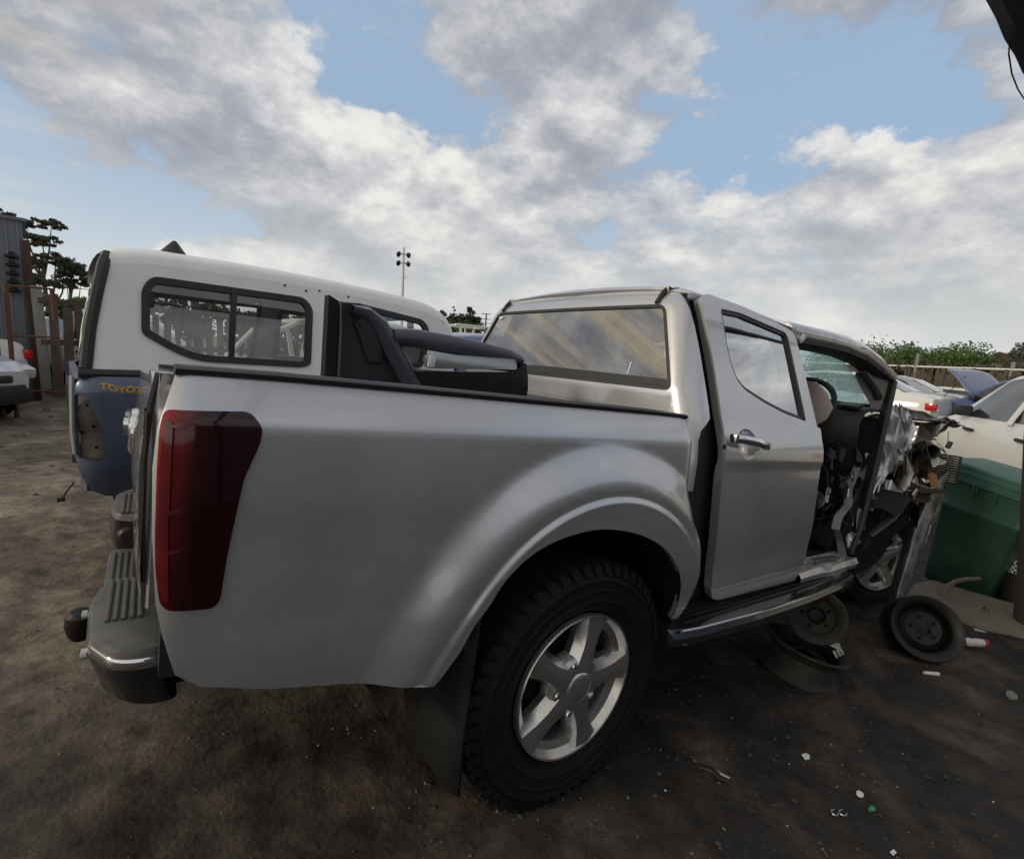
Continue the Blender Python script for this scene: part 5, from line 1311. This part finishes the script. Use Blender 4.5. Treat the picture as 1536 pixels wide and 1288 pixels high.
def steel_rim(name, label, c, ax, R, mat, group=None, hole=True):
    r = thing(name, label, 'wheel rim', c, group)
    c = Vector(c); w = .085
    MB().lathe([(R-.035, -w), (R, -w), (R+.004, -w+.008), (R-.012, -w+.02), (R-.03, -.03), (R-.035, .03), (R-.012, w-.02), (R+.004, w-.008), (R, w), (R-.02, w-.004), (R-.045, w-.03), (R-.05, 0), (R-.045, -w+.03), (R-.035, -w)], c, ax, 40).build('barrel', mat, r)
    d, u, wv = basis(ax); disc = MB()
    disc.lathe([(.045, .03), (.09, .035), (.12, .012), (R-.075, .02), (R-.05, -.005)], c, ax, 40)
    disc.build('disc', mat, r)
    for k in range(5):
        an = 2*PI*k/5; e = u*math.cos(an)+wv*math.sin(an)
        MB().lathe([(0, .004), (.010, .004), (.010, -.004)], c+e*.062+d*.034, ax, 8).build('bolt_hole', M_dark, r)
    for k in range(8):
        an = 2*PI*(k+.5)/8; e = u*math.cos(an)+wv*math.sin(an)
        MB().lathe([(0, .004), (.016, .004), (.016, -.004)], c+e*(R-.092)+d*.014, ax, 10).build('vent_hole', M_dark, r)
    return r
steel_rim('wheel_rim', 'dusty steel wheel rim lying flat under the side step', (1.715, .045, .045), (.10, -.08, 1), .195, M_oldsteel, 'loose steel wheel rims under the pickup')
steel_rim('wheel_rim', 'dusty steel wheel rim standing on another rim under the side step', (1.80, .060, .265), (-.86, -.42, .20), .135, M_oldsteel, 'loose steel wheel rims under the pickup')
MB().box((1.815, -.045, .15), (.11, .05, .010), rot=(.2, .15, .3), bevel=.002).build('torn_lug', M_galv, bpy.data.objects['wheel_rim'])
for dx in (-.04, 0, .035):
    MB().box((1.80+dx, -.075, .125), (.022, .035, .010), rot=(.9, .1, .3), bevel=.002).build('torn_lug', M_galv, bpy.data.objects['wheel_rim'])
steel_rim('wheel_rim', 'black steel wheel rim leaning against the beige board', (2.63, -.20, .145), (-.74, -.50, .42), .178, M_blacksteel, 'loose steel wheel rims under the pickup')

br = thing('beige_board', 'dusty beige board with folded lip lying in front of the green bin', 'board', (3.8, -.2, 0))
bd = [Vector(p) for p in ((3.50, .10, .025), (3.90, .150, .064), (4.10, .088, .090), (4.14, -.46, .100), (3.62, -.56, -.010), (3.50, -.33, .012))]
MB().prism(bd, (.004, .002, .014)).build('sheet', M_board, br)
MB().tube([bd[5]+Vector((-.03, .03, -.0)), bd[4]+Vector((-.0, -.02, .0)), bd[4]+Vector((.1, -.25, -.0))], .012, 6, ell=.7).build('lower_lip', M_galv, br)
MB().tube([bd[1], bd[2], bd[3]], .006, 6).build('upper_lip', M_board, br)
tag(MB().tube([(3.80, -.05, .02), (3.83, -.045, .085), (3.88, -.040, .135), (3.95, -.075, .185), (4.02, -.125, .215), (4.10, -.18, .23)], [.017, .018, .018, .017, .016, .013], 10).build('hose', M_board, base=(3.85, -.05, 0), yard=True), 'bent beige rubber hose standing against the green bin', 'hose')
tag(MB().tube([(3.86, -.265, .075), (3.82, -.29, .105), (3.79, -.325, .090), (3.72, -.345, .040), (3.62, -.335, .0), (3.58, -.32, -.012)], .006, 8).build('wire_hook', pmat('brass_wire', (.22, .16, .09), .5, .5), base=(3.7, -.3, 0), yard=True), 'curved brass coloured wire hook lying on the beige board', 'wire')
bt = thing('plastic_bottle', 'crushed white plastic bottle with red cap beside the black wheel rim', 'bottle', (3.1, -.3, 0))
c0, c1 = Vector((3.05, -.325, .030)), Vector((3.15, -.405, .042)); dd = (c1-c0)
MB().lathe([(0, 0), (.018, 0), (.024, .012), (.027, .04), (.022, .06), (.026, .08), (.022, dd.length-.006), (.012, dd.length)], c0, dd, 14).build('body', M_paper, bt)
MB().lathe([(0, -.010), (.021, -.010), (.022, .010), (.02, .012)], c0, dd, 12).build('cap', M_redlabel, bt)
MB().lathe([(.023, -.008), (.024, .012), (0, .014)], c1, dd, 12).build('red_ring', M_redlabel, bt)
rings = []
for i, t in enumerate(np.linspace(0, 1, 9)):
    p = Vector((2.86, -.21, .10)).lerp(Vector((3.10, -.26, .045)), t); R_ = .02+.045*math.sin(PI*t)
    rings.append([(p.x+.4*R_*math.cos(a)+.03*nz(i, a), p.y+R_*math.sin(a), p.z+R_*.7*math.cos(a+.5)+.018*nz(i*1.7, a*2)) for a in np.linspace(0, 2*PI, 11)[:-1]])
tag(loft('rag', rings, M_sheen, None, closed=True, cap=True, smooth=25, base=(2.98, -.24, .05), yard=True), 'dirty grey crumpled plastic film beside the black wheel rim', 'plastic film')
tag(MB().tube([(2.33, -.315, .012), (2.40, -.36, .012), (2.44, -.345, .014)][:2], [.009, .010], 8).build('white_stick', M_paper, base=(2.36, -.34, 0), yard=True), 'short white stick lying in front of the black wheel rim', 'stick')
# black bucket with wire basket at the right edge, leaning dark post
bk = thing('bucket', 'black bucket holding a white wire basket at the right edge', 'bucket', (4.45, -.37, 0))
MB().lathe([(0, .0), (.085, .0), (.10, .27), (.106, .275), (.106, .29), (.098, .29), (.095, .05), (0, .05)], (4.45, -.355, 0), (0, 0, 1), 28).build('shell', M_black, bk)
wb = MB()
for k in range(16):
    a = 2*PI*k/16
    for s in (1, -1):
        wb.tube([(4.45+.09*math.cos(a+s*t*1.1), -.355+.09*math.sin(a+s*t*1.1), .28+.10*t) for t in (0, .5, 1)], .004, 5)
wb.lathe([(.088, .38), (.094, .385), (.088, .39)], (4.45, -.355, 0), (0, 0, 1), 24)
wb.build('wire_basket', M_paper, bk)
po = MB().tube([(3.90, -.505, -.1), (3.90, -.43, .6), (3.90, -.335, 1.30), (3.90, -.30, 1.60)], .068, 12, ell=.9)
tag(po.build('dark_post', M_postwood, base=(3.9, -.5, 0), yard=True), 'dark leaning timber post at the right edge beside the bin', 'post')

# overhead beam of the open shelter at the right, with a hanging wire
rings = []
for i, x in enumerate(np.linspace(-.6, 6.5, 60)):
    k = .010*nz(x*7, 2)
    rings.append([(x, -.446+k, 2.40+.03*nz(x*2, 5)), (x, -.455+k, 2.50), (x, -.50, 2.52), (x, -.515, 2.50), (x, -.512+k*.5, 2.40), (x, -.48, 2.385)])
bm_ = thing('overhead_beam', 'dark rough beam overhead in the top right corner', 'beam', (3, -.48, 2.4), yard=False)
mk('beam', [Vector(p)-Vector((3, -.48, 2.4)) for r_ in rings for p in r_], [(i*6+k, i*6+(k+1) % 6, (i+1)*6+(k+1) % 6, (i+1)*6+k) for i in range(59) for k in range(6)]+[tuple(range(6))], M_beam, bm_, smooth=40)
def rel(pts): return [Vector(p)-Vector((3, -.48, 2.4)) for p in pts]
MB().tube(rel([(6.3, -.48, 2.45), (6.3, -.48, -.4)]), .06, 10).build('support_post', M_postwood, bm_)
MB().tube(rel([(-.5, -2.6, 2.44), (-.5, -.48, 2.46)]), .04, 8).build('cross_beam', M_beam, bm_)
MB().tube(rel([(-.5, -2.6, 2.5), (-.5, -2.6, 0)]), .05, 8).build('support_post', M_postwood, bm_)
MB().box(Vector((5.5, -6.6, 1.4))-Vector((3, -.48, 2.4)), (14, .2, 3.4)).build('added_shade_wall', M_wall, bm_)  # unseen wall added behind the camera to darken the truck side and floor
wi = MB().tube([(1.12, -.45, 2.40), (1.13, -.45, 2.37), (1.20, -.45, 2.340), (1.30, -.45, 2.328), (1.39, -.45, 2.330), (1.55, -.45, 2.36), (1.70, -.45, 2.41)], .0022, 6)
tag(wi.build('hanging_wire', M_black, base=(1.3, -.45, 2.35)), 'thin dark wire hanging from the overhead beam', 'wire')

# ---------------------------------------------------------------- litter on the ground
def onyard(x, y, dz=0.0):
    """a point on the sloping floor, in yard coordinates"""
    w = tw((x, y, 0)); return Vector((x, y, gw(w.x, w.y)-w.z+dz))
def chip(name, label, cat, x, y, pts, mat, th=.003, rz=0.0, tilt=.12, group=None):
    p = onyard(x, y, .004)
    m = Matrix.Rotation(rz, 3, 'Z') @ Matrix.Rotation(tilt, 3, 'X')
    poly = [p+m @ Vector((a, b, 0)) for a, b in pts]
    o = MB().prism(poly, (0, 0, th)).build(name, mat, base=tuple(p), yard=True); return tag(o, label, cat, group)
chip('paper_chip', 'white paper scrap with blue edge on the dark ground', 'litter', 1.00, -.28, [(-.020, -.008), (.0, -.014), (.022, -.006), (.018, .008), (-.008, .012)], M_paper)
disc_ = [(.015*math.cos(a), .011*math.sin(a)) for a in np.linspace(0, 2*PI, 15)[:-1]]
chip('bottle_cap', 'white round bottle cap lying above the green scrap', 'litter', .98, -.47, disc_, M_paper, .005)
chip('green_scrap', 'torn green plastic scrap on the dark ground', 'litter', .94, -.52, [(-.018, .004), (-.010, .010), (-.002, .004), (.010, .010), (.018, .002), (.012, -.008), (-.006, -.006)], M_green, .002)
chip('paper_strip', 'small pale blue paper strip on the ground at the lower left', 'litter', -.86, -.13, [(-.013, -.004), (.012, -.006), (.014, .002), (-.008, .006)], pmat('pale_blue', (.45, .52, .62), .6), .002)
chip('clear_wrapper', 'crumpled clear wrapper on the ground right of the black wheel rim', 'litter', 2.55, -.62, [(-.05, -.012), (-.01, -.03), (.04, -.02), (.06, .004), (.02, .02), (-.03, .014)], M_sheen, .010, tilt=.2)
chip('glass_chip', 'white glass chip at the bottom right corner side', 'litter', .80, -.62, [(-.012, -.004), (.010, -.006), (.014, .003), (-.008, .006)], M_paper, .003)
pl = thing('pliers', 'black bent metal strip on the ground right of the rear wheel', 'metal strip', tuple(onyard(.55, -.17)))
p = onyard(.55, -.17, .012)
MB().tube([p+Vector((-.02, .05, .004)), p+Vector((-.005, .015, .010)), p+Vector((.0, -.02, .004)), p+Vector((.025, -.045, .002))], [.009, .012, .010, .004], 8, ell=.6).build('strip', M_blacksteel, pl)
MB().tube([p+Vector((.015, .02, .006)), p+Vector((.014, -.01, .008)), p+Vector((.03, -.035, .004))], [.004, .006, .004], 8, ell=.6).build('prong', M_steel, pl)
for i, (x, y, lab) in enumerate(((.815, -.475, 'upper small steel ring lying in a dark oil patch'), (.79, -.46, 'lower small steel ring lying in a dark oil patch'))):
    q = onyard(x, y, .006)
    tag(MB().tube([q+Vector((.013*math.cos(a), .010*math.sin(a), .002)) for a in np.linspace(.6, 5.6, 15)], .0022, 6).build('steel_ring', M_steel, base=tuple(q), yard=True), lab, 'ring', 'small steel rings on the ground')
# countless pebbles, crumbs and glass splinters
def scatter(name, n, xr, yr, smin, smax, mat, seed, flat=.6):
    rng = np.random.default_rng(seed); v = []; f = []
    ico = [(0, 0, 1), (.9, 0, .2), (.2, .85, .1), (-.8, .4, .15), (-.5, -.75, .2), (.45, -.8, .1), (0, 0, -.4)]
    fc = [(0, 1, 2), (0, 2, 3), (0, 3, 4), (0, 4, 5), (0, 5, 1), (6, 2, 1), (6, 3, 2), (6, 4, 3), (6, 5, 4), (6, 1, 5)]
    for i in range(n):
        x = rng.uniform(*xr); y = rng.uniform(*yr); s = smin*(smax/smin)**(rng.random()**2.2); a = rng.uniform(0, 2*PI)
        sx, sy, sz = s*rng.uniform(.7, 1.3), s*rng.uniform(.6, 1.1), s*flat*rng.uniform(.6, 1.2)
        z = gw(x, y)+sz*.15; o = len(v); tl_ = rng.uniform(-.4, .4)
        for p in ico:
            X = p[0]*sx; Y = p[1]*sy; v.append((x+X*math.cos(a)-Y*math.sin(a), y+X*math.sin(a)+Y*math.cos(a), z+p[2]*sz+X*tl_*.6))
        f += [tuple(k+o for k in q) for q in fc]
    o = mk(name, v, f, mat, smooth=0); tag(o, kind='stuff'); return o
M_peb = pmat('pebbles', (.07, .06, .05), .9, base2=(.16, .145, .125), var=.6, var_scale=3)
M_pebdk = pmat('dark_crumbs', (.022, .019, .017), .85, base2=(.06, .05, .042), var=.6, var_scale=4)
scatter('gravel', 3800, (-3.0, 1.2), (-1.0, 5.5), .0015, .011, M_peb, 1)
scatter('dirt_crumbs', 5200, (-.8, 5.2), (-1.3, .4), .0015, .013, M_pebdk, 2)
scatter('glass_splinters', 320, (-1.6, 3.4), (-1.1, .6), .0010, .0032, M_chrome, 3, flat=.5)
scatter('pale_chips', 150, (-1.4, 3.2), (-1.1, .3), .0014, .0048, M_paper, 4, flat=.35)
scatter('loose_stones', 300, (-5, 0), (3.5, 11), .006, .05, M_peb, 5)

# ---------------------------------------------------------------- the rest of the yard
# left: cars, grey building, gate, plank fence
car('hatch', 'silver hatchback with dark bumper at the left edge in front of the gate', 'car', M_lightsilver, (-4.33, 8.92, .066), math.radians(-31), 'cars parked at the left edge', bumper=M_black)
car('sedan', 'white saloon with red tail lamp at the left edge behind the hatchback', 'car', M_white, (-4.80, 10.35, .066), math.radians(150), 'cars parked at the left edge')
car('hatch', 'grey hatchback nose cut off by the left edge', 'car', M_greypaint, (-4.36, 6.55, .07), math.radians(-28), 'cars parked at the left edge')
bl = thing('grey_building', 'grey sheet metal building at the left edge behind the gate', 'building', (-5.13, 11.75, -.05), yard=False, rotz=math.radians(8))
MB().box((0, 0, 1.55), (4.7, 2.4, 3.1)).build('wall', M_wall, bl)
for k in range(34):
    MB().box((-2.3+.139*k, -1.205, 1.55), (.035, .02, 3.08), bevel=.006).build('sheet_rib', M_wall, bl)
MB().box((0, 0, 3.12), (4.8, 2.5, .05)).build('roof', M_wall, bl)
MB().box((2.38, -1.2, 1.4), (.10, .10, 2.8)).build('corner_post', M_rust, bl)
for k in range(5):
    MB().lathe([(.0, .0), (.05, .0), (.09, .02), (.09, .05), (.04, .07), (.04, .11)], (2.20, -1.34, 1.92+.135*k), (0, 0, 1), 14).build('insulator', M_blacksteel, bl)
gt = thing('gate_frame', 'red oxide steel pipe gate frame in front of the grey building', 'gate', (-2.3, 8.9, 0), yard=False)
MB().tube([(-.26, -.1, 0), (-.26, -.1, 1.90)], .028, 8).build('post', M_orange, gt)
MB().tube([(-.40, -.1, 0), (-.40, -.1, 1.80)], .035, 8).build('post', M_orange, gt)
MB().tube([(-.26, -.1, 1.88), (.20, -.02, 1.89)], .014, 8).build('top_rail', M_orange, gt)
MB().tube([(-.26, -.1, 1.20), (.24, -.02, 1.21)], .014, 8).build('middle_rail', M_orange, gt)
MB().tube([(.20, -.02, 1.90), (.21, -.02, 1.45)], .028, 8).build('stub', M_orange, gt)
MB().tube([(.235, -.02, 1.45), (.25, -.02, .40)], .012, 8).build('stile', M_orange, gt)
MB().tube([(-.26, -.1, .44), (.26, -.02, .42)], .014, 8).build('bottom_rail', M_orange, gt)
fe = thing('plank_fence', 'weathered grey plank fence behind the white canopy pickup', 'fence', (-2.45, 10.4, 0.05), yard=False)
frng = random.Random(5)
pm = None
for k in range(52):
    x = .17+.172*k; h = 1.62+frng.uniform(-.10, .08)
    o = MB().box((x, -.03+frng.uniform(-.01, .01), .12+h/2), (.105+frng.uniform(-.02, .02), .022, h), rot=(frng.uniform(-.02, .02), frng.uniform(-.035, .035), frng.uniform(-.05, .05))).build('plank', M_wood, fe)
for k in range(5):
    MB().box((.0+2.2*k, .06, .95), (.13, .12, 2.0), rot=(0, -.02, 0), bevel=.01).build('post', M_concrete if k == 0 else M_wood, fe)
for z in (.22, 1.05, 1.72):
    MB().box((4.5, .0, z), (9.0, .03, .09)).build('rail', M_wood, fe)
MB().tube([(.0, .0, 1.98), (2.5, .0, 1.93), (5, .0, 1.98), (9, 0, 1.92)], .006, 5).build('fence_wire', M_rust, fe)
car('cab', 'white pickup wreck glimpsed through the plank fence', 'pickup truck', M_white, (-1.6, 12.6, .05), math.radians(-12), 'white wrecks behind the plank fence', bed=True)
car('hatch', 'white hatchback glimpsed through the plank fence', 'car', M_white, (-3.2, 14.3, .05), math.radians(-35), 'white wrecks behind the plank fence')
# seen through the canopy windows
car('cab', 'white pickup with tubular roll bar behind the canopy pickup', 'pickup truck', M_white, (1.55, 6.6, .03), math.radians(4), 'white pickups behind the canopy', bed=True, rollbar=True)
car('cab', 'white pickup with empty load bed parked along the plank fence', 'pickup truck', M_white, (3.4, 8.9, .0), math.radians(6), 'white pickups behind the canopy', bed=True)
car('hatch', 'silver hatchback wreck beyond the blue pickup cab', 'car', M_greypaint, (7.6, 11.6, 0), math.radians(50))
rk = thing('ladder_rack', 'white tubular ladder rack behind the blue cab', 'rack', (5.1, 9.4, 0), yard=False)
for y in (-.4, .4):
    for x in (-.35, .35): MB().tube([(x*1.25, y, 1.95), (x*.55, y, 1.0), (x*.55, y, 0)], .03, 6).build('leg', M_white, rk)
    MB().tube([(-.55, y, 1.95), (.60, y, 1.95)], .03, 6).build('rail', M_white, rk)
for x in (-.4, 0, .4): MB().tube([(x, -.42, 1.95), (x, .42, 1.95)], .025, 6).build('rung', M_white, rk)
# right: cars beyond the nose, long reed fence
car('hatch', 'large white hatchback at the right edge behind the bin', 'car', M_white, (6.2, -.55, .03), math.atan2(.58, .81))
car('sedan', 'silver white saloon with bright red tail lamp beyond the bonnet', 'car', M_white, (12.5, 4.35, 0), math.radians(92), 'cars beyond the wrecked nose')
car('sedan', 'dark silver saloon behind the red lamp saloon', 'car', M_greypaint, (15.1, 4.5, 0), math.radians(94), 'cars beyond the wrecked nose')
car('sedan', 'silver saloon boot close beside the bent hinge pillar', 'car', M_greypaint, (9.3, 4.9, 0), math.radians(96), 'cars beyond the wrecked nose')
car('sedan', 'white saloon beside the raised blue bonnet near the reed fence', 'car', M_white, (17.6, 3.45, -.25), math.radians(100), 'cars beyond the wrecked nose')
car('hatch', 'blue car with raised bonnet behind the large white hatchback', 'car', M_bluecar, (13.55, .85, .02), math.radians(68), 'cars beyond the wrecked nose', hood_up=math.radians(44))
rf = thing('reed_fence', 'long brown reed fence with white top pipe at the far right', 'fence', (22.0, 4.5, -.25), yard=False)
ang = math.atan2(6.58-2.36, 22.84-20.75); dF = Vector((math.cos(ang), math.sin(ang), 0)); nF = Vector((-dF.y, dF.x, 0))
m = MB(); frng = random.Random(9); gap_lo, gap_hi = 1.0, 3.2
s = -9.0
while s < 12:
    w = frng.uniform(.07, .13)
    skip = (gap_lo < s < gap_hi and frng.random() < .55) or frng.random() < .03
    if not skip:
        p = dF*s; h = frng.uniform(1.87, 2.12)
        m.box((p.x, p.y, h/2), (w, .03, h), rot=(frng.uniform(-.03, .03), frng.uniform(-.03, .03), ang))
    s += w*.93
o = m.build('reeds', pmat('reed_brown', (.12, .095, .07), .95, base2=(.055, .043, .032), var=.7, var_scale=2.4), rf); o['kind'] = 'stuff'
for z, mt, rr2_ in ((2.10, M_white, .035), (1.2, M_wood, .03)):
    MB().tube([dF*-9+Vector((0, 0, z+.04)), dF*1.5+nF*-.05+Vector((0, 0, z)), dF*12+Vector((0, 0, z))], rr2_, 8).build('top_pipe' if mt is M_white else 'rail', mt, rf)
for s in (-8, -5, -2.0, 1.2, 4.2, 7.5, 10.5):
    p = dF*s; MB().tube([p-nF*.06, p-nF*.06+Vector((0, 0, 2.6 if s == 1.2 else 2.35))], .06, 8).build('post', M_wood if s not in (1.2, -2.0) else M_concrete, rf)
# vegetation on the right
def blob(*a): return [((x, y, z), (rx, ry_, rz)) for x, y, z, rx, ry_, rz in a]
tree('bush', 'bright green bush nearest the bent roof above the reed fence', 'bush', (41.5, 13.5, 0), blob((0, 0, 2.0, 2.3, 2.3, 1.7), (.6, -1.2, 2.7, 1.2, 1.3, 1.1), (-.5, 2.3, 1.8, 2, 2, 1.6)), L_green, .085, 11000, .10, 'bushes above the reed fence', 21)
tree('bush', 'mid green bush between two taller bushes above the reed fence', 'bush', (42.6, 11.2, 0), blob((0, 0, 1.7, 2, 1.8, 1.6), (.2, -.6, 2.4, 1.4, 1.2, 1.1)), L_green, .085, 9000, .10, 'bushes above the reed fence', 22)
tree('bush', 'tall rounded green bush above the middle of the reed fence', 'bush', (43.0, 8.9, 0), blob((0, 0, 2.0, 2, 1.7, 1.6), (.1, .5, 2.7, 1.4, 1.2, 1.0), (0, -.7, 2.4, 1.2, 1.0, 1.0)), L_green, .085, 10000, .10, 'bushes above the reed fence', 23)
tree('bush', 'low dark bush at the right end of the green row', 'bush', (43.6, 6.6, 0), blob((0, 0, 1.5, 2, 1.9, 1.4), (0, -1.6, 1.4, 1.5, 1.6, 1.2)), L_dark, .085, 7000, .10, 'bushes above the reed fence', 24)
tree('bush', 'dark bush far behind the bright green row', 'bush', (50, 14.5, 0), blob((0, 0, 2.4, 2.4, 3.2, 1.9), (0, -4, 2.3, 2.2, 2.6, 1.7)), L_dark, .12, 7000, .10, 'bushes above the reed fence', 25)
tree('shade_tree', 'dark spreading tree at the far right edge', 'tree', (48.6, 5.6, 0), blob((0, 0, 3.7, 2.0, 1.5, 1.1), (.3, 1.2, 3.3, 1.3, .9, .8), (0, -1.6, 3.8, 1.8, 1.6, 1.2), (0, .2, 2.6, 1.6, 1.3, .9)), L_dark, .10, 9000, .18, seed=26)
hs = thing('far_house', 'tiny brown house half hidden beside the dark spreading tree', 'house', (50.5, 8.1, 0), yard=False)
MB().box((0, 0, 1.5), (3, 2.2, 3.0)).build('wall', pmat('house_brown', (.30, .22, .16), .9), hs)
MB().prism([(-1.7, -1.3, 3.0), (-1.7, 1.3, 3.0), (-1.7, 0, 3.7)], (3.4, 0, 0)).build('roof', M_rust, hs)
tree('creeper', 'dry brown creeper growing along the reed fence', 'plant', (23.4, 6.2, 0), blob((0, 0, 1.7, .5, 1.6, .35), (-.9, -2.4, 1.75, .4, 1.5, .28), (-1.6, -4.6, 1.8, .4, 1.4, .28)), L_dry, .07, 5200, 0, seed=27)
# vegetation on the left and in the middle
tree('gum_tree', 'tall thin gum tree behind the grey building', 'tree', (-4.65, 28.8, 0), blob((-.5, 0, 5.5, .75, .7, .28), (.45, .1, 5.55, .6, .6, .25), (.1, 0, 4.9, .7, .7, .32), (.5, .1, 4.25, .55, .6, .26), (-.15, .1, 4.0, .55, .6, .3), (.75, 0, 3.7, .45, .5, .22), (.1, 0, 3.2, .8, .7, .32), (-1.3, 0, 5.7, .8, .6, .22)), L_gum, .055, 12000, .12, seed=31, squash=.5, lean=(.1, 0))
tree('round_tree', 'small round topped tree right of the gum tree', 'tree', (-3.75, 28.9, 0), blob((.1, 0, 3.9, .55, .55, .42), (.4, 0, 3.35, .5, .5, .25), (-.1, .1, 3.2, .5, .5, .25)), L_dark, .05, 7000, .09, seed=32, squash=.6)
tree('shrub', 'bright green shrub just above the plank fence', 'bush', (-3.3, 21, 0), blob((0, 0, 2.0, .9, .6, .45), (.8, 0, 1.9, .8, .6, .4)), L_green, .08, 2600, .06, 'shrubs above the plank fence', 33)
tree('shrub', 'olive green hedge shrub above the plank fence beside the canopy', 'bush', (-1.6, 21, 0), blob((0, 0, 1.9, 1.1, .8, .85), (1.6, 0, 1.9, 1.3, .8, .85), (3.4, 0, 1.8, 1.5, .8, .8), (5.8, 0, 1.8, 1.7, .8, .8)), L_dark, .10, 7000, .06, 'shrubs above the plank fence', 34)
tree('evergreen_tree', 'dark dense evergreen in the gap left of the silver cab', 'tree', (29.6, 50.7, 0), blob((0, 0, 4.4, 1.2, 1.2, 1.7), (-.9, .5, 4.4, .8, .8, 1.0), (.9, -.5, 4.2, .8, .8, 1.2), (.2, 0, 6.0, .5, .5, .6)), L_dark, .17, 5200, .2, seed=35)
tree('pine_tree', 'thin tiered pine spire left of the dense evergreen', 'tree', (28.0, 51.5, 0), blob((0, 0, 6.1, .15, .15, .4), (0, 0, 5.5, .35, .35, .2), (0, 0, 5.0, .45, .45, .2), (0, 0, 4.5, .6, .6, .25)), L_dark, .11, 1500, .09, seed=36)
tree('banana_clump', 'bright green leafy clump below the pine spire', 'bush', (18.5, 33.9, 0), blob((0, 0, 2.9, .9, .8, .55), (.7, -.2, 3.0, .7, .6, .5)), L_green, .13, 2400, .08, seed=37)
tree('bush', 'dark bush peeping over the canopy front end', 'bush', (24.6, 47.6, 0), blob((0, 0, 4.3, 2.2, 1.8, 1.0), (1.8, -.6, 3.6, 1.8, 1.4, .9), (3.8, -1.6, 3.2, 1.6, 1.2, .9)), L_dark, .17, 3600, .1, seed=38)
# poles
fp = thing('floodlight_mast', 'tall floodlight mast rising behind the white canopy', 'light mast', (14.8, 35.8, 0), yard=False)
MB().tube([(0, 0, 0), (0, 0, 5), (0, 0, 8.75)], [.11, .10, .075], 10).build('pole', M_galv, fp)
for z, n_ in ((8.25, 4), (7.6, 4)):
    for k in range(n_):
        a = .4+k*2*PI/n_; e = Vector((math.cos(a), math.sin(a), 0))
        MB().tube([(0, 0, z), e*.45+Vector((0, 0, z+.03))], .03, 6).build('arm', M_galv, fp)
        MB().box(e*.52+Vector((0, 0, z-.02)), (.26, .20, .20), rot=(0, .6, a), bevel=.03).build('floodlight', M_blacksteel, fp)
MB().box((.1, 0, 6.6), (.3, .05, .05)).build('bracket', M_galv, fp)
for i, (x, y, h, lab) in enumerate(((25.9, 41.2, 5.1, 'utility pole with two crossarms left of the silver cab'), (17.2, 30.2, 3.1, 'short pale pole in the gap left of the silver cab'))):
    u = thing('utility_pole', lab, 'pole', (x, y, 0), 'poles in the gap beside the silver cab', yard=False)
    MB().tube([(0, 0, 0), (0, 0, h)], .07, 8).build('pole', M_wood if i == 0 else M_galv, u)
    if i == 0:
        for z in (h-.05, h-.55, h-.95): MB().box((0, 0, z), (.95, .06, .06), rot=(0, 0, -.6)).build('crossarm', M_wood, u)
